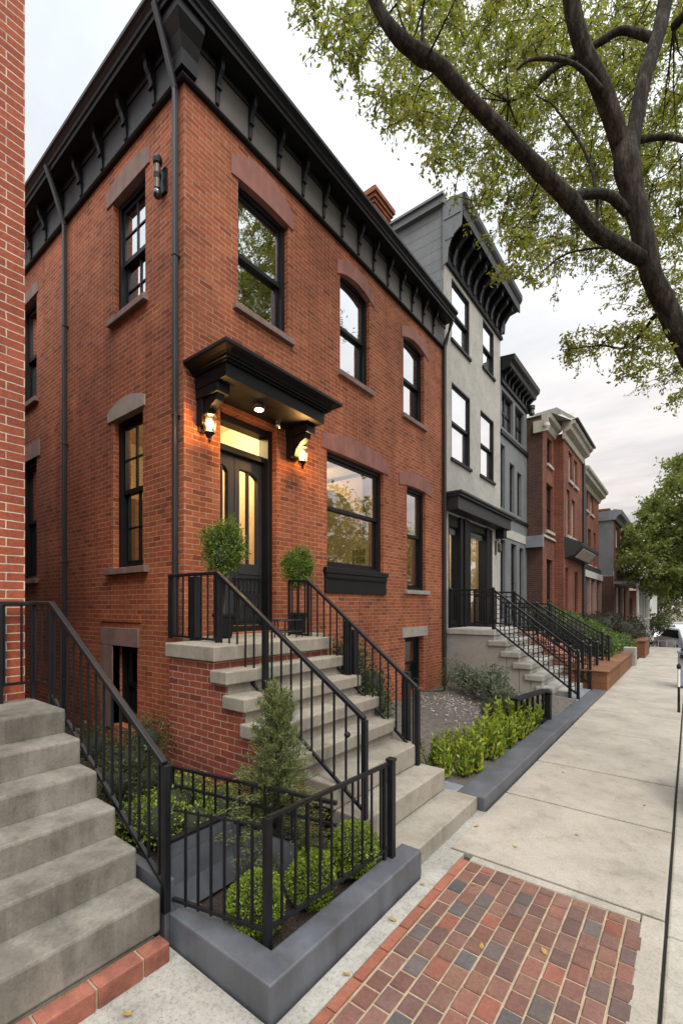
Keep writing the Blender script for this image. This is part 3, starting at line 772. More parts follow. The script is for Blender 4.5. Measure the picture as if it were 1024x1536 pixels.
for i in range(7):
    a = 3.40+.06*i; m.sweep([F(a, -.165, 1.45), F(a, -.165, 2.0)], .006, 5)
for z in (1.48, 1.98): m.sweep([F(3.36, -.165, z), F(3.80, -.165, z)], .008, 5)
for i in range(6):
    for z in (1.62, 1.80):
        c = F(3.43+.06*i, -.165, z); m.sweep([(c[0], c[1]+.025*math.cos(q*.785), c[2]+.05*math.sin(q*.785)) for q in range(9)], .004, 4)
obj('grille', m, 'iron', d2)

# canopy
cp = M()
def tier(x, e, z0, z1): cp.box(0.001, x, 2.745-e, 4.205+e, z0, z1)
tier(.50, 0, 3.855, 3.985); tier(.535, .03, 3.985, 4.002); tier(.565, .055, 4.002, 4.022)
prof = [(.575, .06, 4.022), (.60, .085, 4.04), (.655, .125, 4.06), (.675, .14, 4.072), (.675, .14, 4.10)]
for (x, e, z), (x2, e2, z2) in zip(prof[:-1], prof[1:]):
    a = [(0.001, 2.745-e, z), (x, 2.745-e, z), (x, 4.205+e, z), (0.001, 4.205+e, z)]; b = [(0.001, 2.745-e2, z2), (x2, 2.745-e2, z2), (x2, 4.205+e2, z2), (0.001, 4.205+e2, z2)]
    cp.add(a+b, [(0, 1, 5, 4), (1, 2, 6, 5), (2, 3, 7, 6)])
cp.add([(.001, 2.605, 4.10), (.675, 2.605, 4.10), (.675, 4.345, 4.10), (.001, 4.345, 4.10), (.001, 2.72, 4.17), (.001, 4.23, 4.17)], [(0, 1, 4), (1, 2, 5, 4), (2, 3, 5)])
canopy = obj('canopy', cp, 'black', house, .004)
for a0, a1 in ((2.75, 2.90), (4.05, 4.20)):
    m = M(); m.box(.001, .36, a0, a1, 3.76, 3.852); m.box(.001, .10, a0+.01, a1-.01, 3.50, 3.758)
    m.prism([(.1, 3.758), (.32, 3.758), (.30, 3.70), (.22, 3.66), (.15, 3.60), (.12, 3.52), (.1, 3.5)], lambda p, q, t: (p, t, q), a0+.03, a1-.03)
    obj('bracket', m, 'black', canopy, .004)
m = M(); m.lathe([(.055, 0), (.062, -.01), (.062, -.05), (.052, -.055)], (.28, 3.36, 3.853), 18); dl = obj('downlight', m, 'char', canopy, smooth=False)
m = M(); m.lathe([(.046, 0), (.046, -.004)], (.28, 3.36, 3.7965), 18); obj('lens', m, 'bulb2', dl)
m = M(); m.lathe([(.03, 0), (.03, -.03)], (.12, 3.80, 3.853), 12); m.ball((.12, 3.80, 3.80), .035, 10, 6); obj('spotlight', m, 'chrome', canopy)
l = bpy.data.lights.new('canopy_light', 'SPOT'); l.energy = 26; l.color = (1, .66, .32); l.spot_size = R(130); l.spot_blend = .8; l.shadow_soft_size = .05
lo = bpy.data.objects.new('canopy_light', l); COL.objects.link(lo); lo.location = (.28, 3.36, 3.785)

def wall_lantern(y, z, label):
    t = thing('wall_lantern', (.02, y, z-.2), label, 'lantern', 'lanterns beside the front door')
    m = M(); m.box(.001, .02, y-.035, y+.035, z-.06, z+.2)
    m.sweep([(.02, y, z+.16), (.07, y, z+.20), (.13, y, z+.19), (.15, y, z+.14)], .009, 6)
    m.sweep([(.02, y, z+.02), (.06, y, z-.05), (.11, y, z-.13), (.15, y, z-.15)], .007, 6)
    for q in range(2):
        m.sweep([(.02+.045*math.cos(k*.7), y, z+.12+.03*math.sin(k*.7)) for k in range(8)], .005, 5)
    obj('bracket', m, 'iron', t)
    m = M(); c = (.15, y, z)
    m.lathe([(.02, .14), (.03, .12), (.075, .085), (.08, .075), (.06, .07)], c, 6); m.lathe([(.05, -.085), (.055, -.09), (.03, -.115), (.012, -.15), (.016, -.165), (.004, -.19)], c, 6)
    for k in range(6):
        a = math.pi/3*k; m.sweep([(c[0]+.05*math.cos(a), c[1]+.05*math.sin(a), z-.086), (c[0]+.066*math.cos(a), c[1]+.066*math.sin(a), z+.072)], .004, 4)
    obj('lantern_cage', m, 'iron', t)
    m = M(); m.lathe([(.046, -.085), (.06, .07)], c, 6); obj('lantern_glass', m, 'lampglass', t)
    m = M(); m.lathe([(.012, -.06), (.026, -.03), (.032, .0), (.024, .03), (.010, .05)], c, 12); obj('bulb', m, 'bulb', t, smooth=True)
    l = bpy.data.lights.new('lantern_light', 'POINT'); l.energy = 18; l.color = (1, .52, .18); l.shadow_soft_size = .04
    lo = bpy.data.objects.new('lantern_light', l); COL.objects.link(lo); lo.location = (.205, y, z)
wall_lantern(2.815, 3.50, 'lit iron lantern left of the door, nearest the house corner')
wall_lantern(4.20, 3.56, 'lit iron lantern right of the door, nearest the wide parlour window')

# fixture high on the side wall
t = thing('wall_light', (-.35, Y0-.02, 5.86), 'dark unlit tube fixture high on the side wall near the roof corner', 'wall light')
m = M(); m.box(-.41, -.29, .001, .03, 5.95, 6.2, S1); m.lathe([(.03, .0), (.045, .02), (.05, .06), (.04, .09), (.02, .1)], (-.35, Y0-.08, 6.20), 12); m.lathe([(.035, 0), (.04, .05)], (-.35, Y0-.08, 6.06), 12); obj('bracket', m, 'iron', t)
m = M(); m.lathe([(.032, -.12), (.032, .14)], (-.35, Y0-.08, 6.08), 14); obj('tube', m, 'copper', t)
m = M(); m.ball((-.35, Y0-.08, 5.91), .045, 12, 8, 1.2); obj('lens', m, 'carglass', t, smooth=True)

# ------------------------------------------------------------------ main stoop
LV = [1.344, 1.166, .99, .81, .63, .455, .28, .105]
XF = [1.15, 1.30, 1.50, 1.70, 1.90, 2.12, 2.36, 2.63]
YL, YR = 2.12, 3.56
st = thing('stoop', (1.3, 2.85, 0), 'brick-sided entrance stoop with thick grey concrete treads below the lit door', 'stoop')
m = M()
m.box(.5, XF[0]-.05, YL+.03, YR-.03, -.1, LV[0]-.115); m.box(.002, .5, 2.64, YR-.03, -.1, LV[0]-.115)
for i in range(1, 5): m.box(XF[i-1]-.05, XF[i]-.05, YL+.03, YR-.03, -.1, LV[i]-.10)
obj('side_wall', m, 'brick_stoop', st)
m = M(); m.box(.48, XF[0], YL, YR, LV[0]-.115, LV[0]); m.box(.003, .478, 2.60, 4.05, LV[0]-.115, LV[0]); m.box(.48, .62, YR+.002, 4.05, LV[0]-.115, LV[0])
obj('landing', m, 'step', st, .008)
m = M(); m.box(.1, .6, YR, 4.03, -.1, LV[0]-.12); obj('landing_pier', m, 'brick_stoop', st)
for i in range(1, 8):
    x0 = XF[i-1]-.055; h = .10 if i < 5 else .17
    yl = YL if i < 5 else 2.36+.03*(i == 6)
    m = M(); m.box(x0, XF[i], yl, YR+(.03 if i == 7 else 0), LV[i]-h, LV[i])
    if i < 5: m.box(x0-.001, XF[i]-.045, yl+.05, YR-.004, LV[i]-.19, LV[i]-h-.001)
    obj('step', m, 'step', st, .010)
m = M(); m.box(1.7, 2.6, 2.40, YR-.01, -.12, .01); obj('footing', m, 'step_old', st)
v = M(); v.box(.20, .30, -.001, .022, .33, .39, FY(YL+.03)); obj('vent', v, 'black', st, .004)

# ------------------------------------------------------------------ railings
MESH = {}
def baluster_mesh(h, w=.0115):
    k = (round(h, 3), w)
    if k not in MESH:
        m = M(); m.box(-w/2, w/2, -w/2, w/2, 0, h)
        me = bpy.data.meshes.new('baluster'); me.from_pydata(m.v, [], m.f); me.materials.append(MT['iron']); MESH[k] = me
    return MESH[k]
def bal(parent, x, y, z, h, w=.0115, name='baluster'):
    o = bpy.data.objects.new(name, baluster_mesh(h, w)); COL.objects.link(o); o.location = (x, y, z); o.parent = parent
    o.matrix_parent_inverse = WM[parent.name].inverted(); return o
def seg_rail(t, a, b, hb, n, gap=.0, w=.0115, start=.5):
    """balusters between two handrail points; hb = drop from handrail to bottom rail"""
    for i in range(n):
        k = (i+start)/n; p = [a[j]+(b[j]-a[j])*k for j in range(3)]
        bal(t, p[0], p[1], p[2]-hb, hb, w)
def railing(name, label, pts, hb, spacing, posts, rail=(.038, .030), group=None, w=.0115, brail=.019, cat='railing', knob=False):
    """pts: handrail polyline; hb: drop to the bottom rail per segment; posts: (point, foot z, width)"""
    t = thing(name, (pts[-1][0], pts[-1][1], posts[-1][1]), label, cat, group)
    m = M(); m.sweep(pts, 1, sq=rail); obj('handrail', m, 'iron', t, .006)
    for (a, b, h) in zip(pts[:-1], pts[1:], hb):
        if h is None: continue
        m = M(); m.sweep([(a[0], a[1], a[2]-h), (b[0], b[1], b[2]-h)], 1, sq=(brail, brail)); obj('bottom_rail', m, 'iron', t)
        L = math.dist(a[:2], b[:2]); seg_rail(t, a, b, h, max(1, int(L/spacing)), w=w)
    for (p, z, pw) in posts:
        m = M(); m.box(p[0]-pw/2, p[0]+pw/2, p[1]-pw/2, p[1]+pw/2, z, p[2]-.005)
        if knob: m.box(p[0]-pw*.7, p[0]+pw*.7, p[1]-pw*.7, p[1]+pw*.7, p[2]-.03, p[2]+.02)
        obj('post', m, 'iron', t, .004)
    return t
# left rail of the stoop
A = (.03, 2.44, 1.945); B = (.83, 2.40, 1.935); Cc = (2.34, 2.40, .925)
t = railing('stair_railing', 'black iron railing on the near side of the lit brick stoop, behind the juniper', [A, B, Cc], [.57, .60], .098, [((.05, 2.44, 1.94), 1.345, .035), ((.83, 2.40, 1.93), 1.345, .04), ((1.42, 2.40, 1.53), .95, .034), ((2.34, 2.40, .925), .28, .036)])
m = M(); m.ball((2.2, 2.40, .80), .022, 10, 6); obj('bolt', m, 'iron', t)
m = M(); m.box(.42, .50, 2.40, 2.48, 1.345, 1.92); obj('post', m, 'iron', t, .004)
# right rail
A = (.60, 3.50, 1.925); B = (.87, 3.50, 1.915); Cc = (2.13, 3.50, .945)
t = railing('stair_railing', 'black iron railing on the far side of the brick stoop, ending at the lime plants', [A, B, Cc], [.56, .57], .082, [((.60, 3.50, 1.92), 1.345, .026), ((.87, 3.50, 1.91), 1.345, .028), ((1.38, 3.50, 1.52), .98, .05), ((2.13, 3.50, .945), .12, .042)])
m = M(); m.box(1.93, 1.995, 3.575, 3.64, .0, 1.06); obj('post', m, 'iron', t, .004)
m = M(); m.box(1.30, 1.37, 3.62, 3.69, .0, 1.42); obj('post', m, 'iron', t, .004)

# topiaries on the landing
def topiary(x, y, z0, zc, r, label, sz):
    t = thing('topiary', (x, y, z0), label, 'topiary', 'topiaries by the front door')
    m = M(); m.lathe([(.07, 0), (.08, .02), (.10, .20), (.11, .21), (.11, .235), (.09, .235), (.085, .22)], (x, y, z0), 18); obj('pot', m, 'pot', t)
    m = M(); m.lathe([(.086, 0), (.086, .004)], (x, y, z0+.222), 14); obj('soil', m, 'soil', t)
    m = M(); m.sweep([(x, y, z0+.22), (x+.005, y, zc-r*sz*.5)], .014, 7); obj('stem', m, 'bark', t)
    core = M(); PP, DD = [], []
    for (dx, dy, dz, k, cnt) in ((0, 0, 0, .86, 2600), (.3, -.35, -.35, .62, 1000), (-.2, .45, -.2, .6, 900), (.1, .2, .55, .58, 900), (-.1, -.4, .3, .55, 800), (.35, .3, .1, .5, 600)):
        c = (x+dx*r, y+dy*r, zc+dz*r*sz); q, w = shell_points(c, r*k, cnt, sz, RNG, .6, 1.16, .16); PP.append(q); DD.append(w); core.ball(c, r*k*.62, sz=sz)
    p = np.concatenate(PP); d = np.concatenate(DD); d = d+RNG.normal(size=d.shape)*.75+np.array([0, 0, .2])
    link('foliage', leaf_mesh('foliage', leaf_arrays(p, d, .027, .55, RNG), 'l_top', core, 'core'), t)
topiary(.42, 2.78, LV[0], 2.21, .215, 'larger clipped topiary in a black pot, left of the front door', 1.26)
topiary(.44, 3.80, LV[0], 2.09, .192, 'smaller clipped topiary in a black pot, right of the front door', 1.15)
t = thing('plant_stand', (.85, 3.3, LV[0]), 'low black wire plant stand on the stoop landing by the right rail', 'plant stand')
m = M()
for z in (.06, .17): m.sweep([(.80+.13*math.cos(k*math.pi/8), 3.26+.17*math.sin(k*math.pi/8), LV[0]+z) for k in range(17)], .007, 5)
obj('hoop', m, 'iron', t)
for k in range(8):
    a = k*math.pi/4; bal(t, .80+.13*math.cos(a), 3.26+.17*math.sin(a), LV[0]+.002, .17, .009, 'leg')

# ------------------------------------------------------------------ corner planter
pl = thing('corner_planter', (2.6, 1.3, 0), 'low slate-grey painted planter wall around the mulched corner bed', 'planter')
m = M(); m.prism([(2.685, 1.245), (2.685, 2.52), (2.545, 2.52), (2.545, 1.385), (1.97, 1.385), (1.97, 1.245)], lambda p, q, t: (p, q, t), -.08, .145)
obj('curb', m, 'slate', pl, .009)
m = M(); m.box(1.60, 1.968, 1.225, 1.28, -.02, .30); obj('side_panel', m, 'slate', pl, .006)
m = M(); m.box(1.80, 1.835, 1.285, 1.78, .0, .40); m.prism([(1.837, 1.74), (2.28, 1.80), (2.28, 1.835), (1.837, 1.78)], lambda p, q, t: (p, q, t), .0, .36)
m.prism([(1.845, .06), (1.90, .05), (1.855, .18), (1.843, .33)], lambda p, q, t: (p, t, q), 1.30, 1.738)
obj('divider', m, 'slate', pl, .008)
m = M(); m.box(1.795, 1.84, 1.283, 1.782, .402, .417); m.prism([(1.842, 1.735), (2.285, 1.795), (2.285, 1.84), (1.842, 1.785)], lambda p, q, t: (p, q, t), .362, .378)
obj('divider_cap', m, 'black', pl)
obj('raised_soil', sc_grid(.35, 1.80, 1.28, 2.10, .20, .015, 24), 'soil', pl)

fnc = thing('planter_fence', (2.55, 1.32, .145), 'black iron fence standing on the corner planter, with its middle row across the bed', 'fence')
def run(a, b, n, z0, z1, top=True, bot=True, mid=None):
    if top: m = M(); m.sweep([(*a, z1[0]), (*b, z1[1])], 1, sq=(.022, .018)); obj('top_rail', m, 'iron', fnc)
    if bot: m = M(); m.sweep([(*a, z0), (*b, z0)], 1, sq=(.018, .016)); obj('bottom_rail', m, 'iron', fnc)
    if mid: m = M(); m.sweep([(*a, z1[0]-mid), (*b, z1[1]-mid)], 1, sq=(.015, .014)); obj('middle_rail', m, 'iron', fnc)
    for i in range(1, n):
        k = i/n; z = z1[0]+(z1[1]-z1[0])*k; bal(fnc, a[0]+(b[0]-a[0])*k, a[1]+(b[1]-a[1])*k, z0-.02, z-z0+.02, .0105)
run((2.505, 1.40), (2.565, 2.33), 11, .205, (.705, .705))
run((1.97, 1.27), (2.50, 1.40), 7, .20, (.66, .67), top=False)
m = M(); m.sweep([(1.97, 1.27, .64), (2.50, 1.40, .665)], 1, sq=(.009, .009)); obj('top_rail', m, 'iron', fnc)
run((1.36, 1.64), (2.535, 1.86), 13, .30, (.62, .62), bot=False, mid=.115)
for x, y, z0, z1, w in ((2.505, 1.40, .0, .71, .034), (2.575, 2.34, .0, .72, .041), (2.56, 2.285, .0, .70, .022), (1.36, 1.64, .2, .63, .028)):
    m = M(); m.box(x-w/2, x+w/2, y-w/2, y+w/2, z0, z1)
    if w > .04: m.box(x-w*.62, x+w*.62, y-w*.62, y+w*.62, z1, z1+.018)
    obj('post', m, 'iron', fnc, .003)

clipped_ball('boxwood', (2.31, 1.505, .185), .138, 'lime green clipped boxwood ball nearest the planter corner', 'boxwood', n=6000, L=.014, sz=1.16, group='boxwood balls in the corner planter')
clipped_ball('boxwood', (2.38, 1.84, .18), .132, 'clipped boxwood ball in the middle, between the planter corner and the stoop', 'boxwood', n=5600, L=.015, sz=1.12, group='boxwood balls in the corner planter')
clipped_ball('boxwood', (2.41, 2.19, .20), .15, 'clipped boxwood ball closest to the bottom steps of the stoop', 'boxwood', n=6000, L=.015, sz=1.06, group='boxwood balls in the corner planter')
blob_shrub('boxwood_hedge', [(1.50, 1.48, .36, .16, .8), (1.36, 1.66, .38, .17, .8), (1.22, 1.82, .36, .17, .8), (1.62, 1.66, .33, .13, .8), (1.30, 1.44, .34, .14, .8), (1.55, 1.88, .30, .13, .75), (1.42, 1.98, .30, .14, .75)], (1.4, 1.7, .2), 'spreading bright green boxwood hedge on the raised bed behind the grey divider', 'hedge', n=2300, L=.022, mat='l_box', W=.6, stems=False, core=.8)
blob_shrub('dark_shrub', [(.95, 1.48, .45, .17, 1.1), (.72, 1.72, .50, .19, 1.2), (.55, 1.5, .62, .16, 1.2), (.9, 1.75, .40, .16, 1), (.5, 1.95, .55, .2, 1.1), (1.06, 1.58, .30, .15, .8)], (.8, 1.6, .15), 'dark twiggy shrub in the shade beside the left stairs', 'shrub', n=1900, L=.026, mat='l_dark', W=.42, core=.5)
def juniper(b, h, label):
    rng = RNG; V = []; ex = M(); ex.sweep([(0, 0, -.05), (0, 0, h*.5), (.01, 0, h*.95)], [.02, .013, .004], 6)
    for k in range(470):
        u = rng.random()**1.15; z0 = u*h*.92; a = rng.uniform(0, 6.283)
        rad = np.interp(u, [0, .12, .3, .5, .7, .88, 1], [.27, .33, .29, .22, .145, .105, .05])*rng.uniform(.5, 1.2)
        up = rng.uniform(.05, .16)+.06*u
        s = np.array([0, 0, z0]); e = np.array([rad*math.cos(a), rad*math.sin(a), z0+up])
        n = 62; q = rng.uniform(.25, 1.05, n)[:, None]
        c = s+(e-s)*q+np.array([0, 0, .02])*np.sin(q*3)+rng.normal(size=(n, 3))*.014*(1.2-q*.5)
        d = (e-s)/np.linalg.norm(e-s)+rng.normal(size=(n, 3))*.55
        V.append(leaf_arrays(c, d, .030, .17, rng))
        if k % 3 == 0: ex.sweep([tuple(s), tuple(e)], [.004, .0015], 4)
    link('juniper', leaf_mesh('juniper', np.concatenate(V), 'l_jun', ex, 'core'), None, org=b, label=label, cat='juniper')
juniper((2.02, 1.93, .06), 1.02, 'upright feathery juniper in the corner planter in front of the stoop')

# ------------------------------------------------------------------ neighbour's stairs on the left
NS = thing('front_stairs', (1.2, 0, 0), 'weathered concrete front stairs of the left neighbour, with brick edging at the foot', 'stairs')
z = 1.01; xs = [.90, 1.115, 1.33, 1.545, 1.765, 1.985]
for i in range(6):
    m = M(); zz = 1.01-.148*i
    m.box(.32 if i == 0 else xs[i-1]-.02, xs[i], -2.6, 1.195, (zz-.16) if i < 5 else .085, zz)
    obj('landing' if i == 0 else 'step', m, 'step_old', NS, .014)
    m = M(); m.box(.34, xs[i]-.012, -2.58, 1.16, -.1, zz-.161 if i < 5 else .08); obj('riser_block', m, 'step_old', NS)
ed = thing('brick_edging', (2.05, 0, 0), 'single row of red edging bricks along the foot of the left stairs', 'edging')
y = 1.19
while y > -1.6:
    l = random.uniform(.20, .215) if y < 1.15 else .13
    m = M(); m.box(1.99+random.uniform(-.002, .002), 2.075+random.uniform(-.003, .003), y-l+.005, y-.005, -.06, .082+random.uniform(-.002, .002)); obj('brick', m, 'clay', ed, .006); y -= l
m = M(); m.box(1.985, 2.068, -1.6, 1.185, -.07, .074); obj('mortar', m, 'mortar', ed)
railing('stair_railing', 'black iron railing on the right side of the weathered left stairs', [(.36, 1.19, 1.675), (.66, 1.20, 1.67), (1.95, 1.235, .875)], [.54, .60], .088, [((.37, 1.19, 1.67), 1.0, .03), ((.66, 1.20, 1.67), 1.0, .032), ((1.955, 1.238, .875), .146, .036)], rail=(.036, .030))
t = railing('landing_railing', 'black iron railing across the landing of the left stairs, in front of the neighbour wall', [(.40, -.9, 1.67), (.40, 1.16, 1.67)], [.54], .095, [((.40, .98, 1.67), 1.01, .045), ((.40, .1, 1.67), 1.01, .04)], rail=(.036, .030))

nb = thing('neighbour_house', (-3, -3, 0), 'bright red brick neighbour house corner at the left edge', 'house')
m = M(); yn, zt = 1.153, 6.4
wall(m, FX(.33), -8, yn, -.1, zt, []); m.quad((.33, yn, -.1), (-9, yn, -.1), (-9, yn, zt), (.33, yn, zt)); m.quad((-9, -8, zt), (.33, -8, zt), (.33, yn, zt), (-9, yn, zt)); m.quad((-9, -8, -.1), (.33, -8, -.1), (.33, -8, zt), (-9, -8, zt)); m.quad((-9, -8, -.1), (-9, yn, -.1), (-9, yn, zt), (-9, -8, zt))
obj('wall', m, 'brick_left', nb)
m = M(); m.box(.331, .36, -2.2, -1.2, 1.02, 3.2); obj('door', m, 'char', nb)

# ------------------------------------------------------------------ garden by the parlour window
gk = thing('garden_curb', (2.6, 6, 0), 'long slate-grey painted curb along the garden and sidewalk, running to the next stoop', 'curb')
m = M(); m.box(2.455, 2.685, 3.60, 7.0, -.06, .105); obj('curb_run', m, 'slate', gk, .010)
m = M(); m.box(2.20, 2.45, 3.59, 3.76, -.06, .10); obj('curb_return', m, 'slate2', gk, .01)
m = M(); m.prism([(2.455, 7.003), (2.685, 7.003), (2.72, 9.95), (2.50, 9.95)], lambda p, q, t: (p, q, t), -.06, .05); obj('curb_run', m, 'slate', gk, .01)
m = M(); m.box(2.05, 2.46, 6.95, 10.0, -.06, .03); obj('slab', m, 'slate2', gk, .008)
spots = [(2.20, 3.92), (2.32, 4.05), (2.12, 4.16), (2.30, 4.36), (2.14, 4.52), (2.33, 4.66), (2.20, 4.86), (2.34, 5.02), (2.18, 5.22), (2.34, 5.40), (2.22, 5.60), (2.36, 5.82), (2.26, 6.05), (2.36, 6.28), (2.30, 6.50), (2.02, 4.02), (2.0, 4.34), (2.02, 4.70), (2.06, 5.04), (2.08, 5.42), (2.12, 5.78), (2.37, 4.22), (2.37, 4.84), (2.37, 5.22), (2.38, 5.62), (2.38, 6.05), (2.16, 6.2)]
PL = []
for q in range(3):
    V = []; ex = M()
    for sidx in range(9):
        a = random.uniform(0, 6.28); rr = random.uniform(.0, .085); hh = random.uniform(.16, .33)
        bx, by = rr*math.cos(a), rr*math.sin(a); tx, ty = bx*1.5, by*1.5
        ex.sweep([(bx*.5, by*.5, 0), (tx, ty, hh)], [.004, .002], 4)
        k = 34; u = RNG.uniform(.12, 1.03, k); an = RNG.uniform(0, 6.28, k)
        w = .028*(1-.5*u)
        c = np.stack([bx*.5+(tx-bx*.5)*u+np.cos(an)*w, by*.5+(ty-by*.5)*u+np.sin(an)*w, hh*u], 1)
        d = np.stack([np.cos(an)*.7, np.sin(an)*.7, .8*np.ones(k)], 1)+RNG.normal(size=(k, 3))*.25
        V.append(leaf_arrays(c, d, .05, .36, RNG))
    PL.append(leaf_mesh('bedding_plant', np.concatenate(V), 'l_lime', ex, 'core'))
for i, (x, y) in enumerate(spots):
    o = link('bedding_plant', PL[i % 3], None, org=(x, y, .05), label='upright lime green leafy plant in the row behind the grey curb', cat='plant', group='lime plants along the curb')
    o.rotation_euler = (0, 0, random.uniform(0, 6.28)); s = random.uniform(.95, 1.35); o.scale = (s, s, s*random.uniform(.9, 1.15))
blob_shrub('low_shrub', [(.85, 7.95, .30, .28, .8), (1.15, 7.6, .28, .26, .8), (.6, 8.2, .35, .24, .9)], (.9, 7.9, .05), 'grey-green low shrub against the grey stoop side wall, nearest the house', 'shrub', n=520, L=.05, mat='l_sage', W=.5, core=.5, group='grey-green shrubs by the second stoop')
blob_shrub('low_shrub', [(1.5, 7.3, .32, .27, .85), (1.75, 7.0, .26, .22, .8), (1.35, 7.7, .42, .26, .9)], (1.5, 7.3, .05), 'taller grey-green shrub halfway along the grey stoop side wall', 'shrub', n=520, L=.05, mat='l_sage', W=.5, core=.5, group='grey-green shrubs by the second stoop')
blob_shrub('low_shrub', [(1.95, 6.6, .22, .2, .8), (2.05, 6.3, .17, .16, .8), (1.8, 6.35, .2, .18, .8)], (1.9, 6.5, .05), 'small dark grey-green shrub behind the lime plants near the black low fence', 'shrub', n=560, L=.045, mat='l_dark', W=.5, core=.5, group='grey-green shrubs by the second stoop')
blob_shrub('ivy_shrub', [(.45, 4.75, .95, .30, 1), (.5, 4.5, .6, .3, 1.1), (.5, 5.15, .55, .32, 1), (.75, 4.85, .35, .28, .9), (.4, 5.4, .3, .25, .9), (.9, 4.4, .25, .2, .9)], (.5, 4.8, .05), 'dense dark green shrub under the parlour window, behind the stoop railing', 'shrub', n=620, L=.045, mat='l_dark', W=.55, core=.65)
blob_shrub('dry_shrub', [(.35, 7.9, .25, .18, 1.3), (.3, 8.25, .4, .2, 1.4), (.28, 6.75, .25, .16, 1.2)], (.3, 8.0, .05), 'thin olive shrub at the foot of the wall beside the cellar window', 'shrub', n=260, L=.045, mat='l_olive', W=.4, core=0)
lf = thing('low_fence', (2.42, 6.6, .05), 'low black panel fence behind the garden curb with one ball-topped end post', 'fence')
m = M(); m.sweep([(2.28, 5.72, .50), (2.43, 6.62, .505)], 1, sq=(.10, .03)); obj('top_rail', m, 'black', lf)
m = M(); m.sweep([(2.30, 5.72, .12), (2.45, 6.62, .12)], 1, sq=(.03, .03)); obj('bottom_rail', m, 'black', lf)
for i in range(6): bal(lf, 2.30+.15*i/6, 5.74+.15*i, .06, .43, .03, 'slat')
m = M(); m.box(2.40, 2.49, 6.62, 6.71, .03, .44); m.lathe([(.03, 0), (.055, .02), (.06, .04), (.03, .07), (.01, .08)], (2.445, 6.665, .44), 12); obj('post', m, 'black', lf)

# ------------------------------------------------------------------ second house (pale stucco)
h2 = thing('stucco_house', (-2, 10.3, 0), 'pale grey stucco row house with a huge dark bracketed cornice', 'house')
F2 = FX(0)
O2 = [(9.0, 9.98, 7.32, 8.62), (10.82, 11.60, 7.50, 8.66), (9.0, 10.02, 4.80, 6.42), (10.66, 11.60, 4.83, 6.40), (8.84, 11.5, 1.17, 3.60)]
m = M(); wall(m, F2, 8.602, 12.10, -.1, 8.95, O2); obj('wall', m, 'stucco', h2)
m = M(); m.quad((-6, 8.602, -.1), (0, 8.602, -.1), (0, 8.602, 9.9), (-6, 8.602, 9.9)); m.quad((-6, 12.1, -.1), (0, 12.1, -.1), (0, 12.1, 9.9), (-6, 12.1, 9.9)); m.quad((-6, 8.602, 9.9), (0, 8.602, 9.9), (0, 12.1, 9.9), (-6, 12.1, 9.9)); m.quad((0, 8.602, 8.95), (0, 12.1, 8.95), (0, 12.1, 9.9), (0, 8.602, 9.9))
obj('side_wall', m, 'siding', h2)
m = M(); m.box(-6, .05, 8.50, 8.60, 9.84, 9.98); m.box(-6, .06, 8.45, 8.60, 9.98, 10.03); obj('roof_cap', m, 'greyp', h2)
for i, o in enumerate(O2[:4]):
    w = sash_window(h2, F2, *o, depth=.035, mid=.5, glass='glass_far', blind=1.0, fw=.032, sw=.022)
    m = M(); m.box(o[0]-.05, o[1]+.05, -.05, .045, o[2]-.06, o[2]-.002, F2); obj('sill', m, 'black', w)
c2 = M()
def cprof(m, prof, mp, a0, a1): m.prism(prof, lambda p, q, t: mp(t, p, q), a0, a1)
cprof(c2, [(-.02, 8.72), (.05, 8.72), (.07, 8.76), (.05, 8.84), (.03, 8.86), (.03, 8.95), (.05, 8.97), (.05, 9.0), (-.02, 9.0)], F2, 8.59, 12.13)
cprof(c2, [(-.02, 9.0), (.04, 9.0), (.06, 9.25), (.18, 9.42), (.40, 9.46), (.40, 9.42), (.44, 9.42), (.44, 9.62), (.47, 9.66), (.50, 9.72), (.50, 9.84), (.46, 9.88), (-.02, 9.93)], F2, 8.585, 12.35)
cc = obj('cornice', c2, 'black', h2)
def bracket2(mp, a, w, mat='black'):
    m = M(); m.prism([(.03, 8.78), (.09, 8.80), (.10, 8.95), (.16, 9.1), (.26, 9.2), (.36, 9.28), (.37, 9.46), (.03, 9.46)], lambda p, q, t: mp(t, p, q), a-w/2, a+w/2); m.box(a-w/2-.02, a+w/2+.02, .05, .39, 9.38, 9.455, mp)
    return obj('bracket', m, mat, cc, .005)
for i in range(9): bracket2(F2, 8.95+.375*i, .10)
m = M(); cprof(m, [(.0, 8.6), (.10, 8.64), (.12, 8.9), (.2, 9.1), (.40, 9.24), (.42, 9.46), (.42, 9.86), (0, 9.90)], F2, 8.56, 8.584)
m.box(.04, .40, 8.545, 8.56, 9.50, 9.78); m.box(.06, .24, 8.55, 8.56, 9.08, 9.42)
obj('end_panel', m, 'greyp', cc)
cm = M(); cm.box(.0, .28, 8.70, 12.10, 3.64, 3.90); cm.box(.0, .34, 8.66, 12.2, 3.90, 3.95); cm.box(0, .38, 8.63, 12.26, 3.95, 4.0); obj('canopy', cm, 'char', h2, .006)
m = M(); m.box(.0, .22, 11.72, 11.95, 3.42, 3.637); obj('canopy_bracket', m, 'black', h2, .01)
bm = M()
for a0, a1, n0, n1 in ((8.84, 8.90, -.2, 0), (9.42, 9.56, -.2, .03), (9.62, 9.76, -.2, .05), (9.82, 10.02, -.2, .02), (11.05, 11.26, -.2, .03), (11.30, 11.50, -.2, .0)): bm.box(a0, a1, n0, n1, 1.18, 3.60, F2)
bm.box(8.9, 9.42, -.18, -.02, 3.36, 3.599, F2); bm.box(10.02, 11.05, -.18, -.02, 3.42, 3.599, F2); bm.box(8.9, 9.42, -.18, -.05, 1.18, 1.35, F2); bm.box(10.02, 11.05, -.18, -.05, 1.18, 1.28, F2)
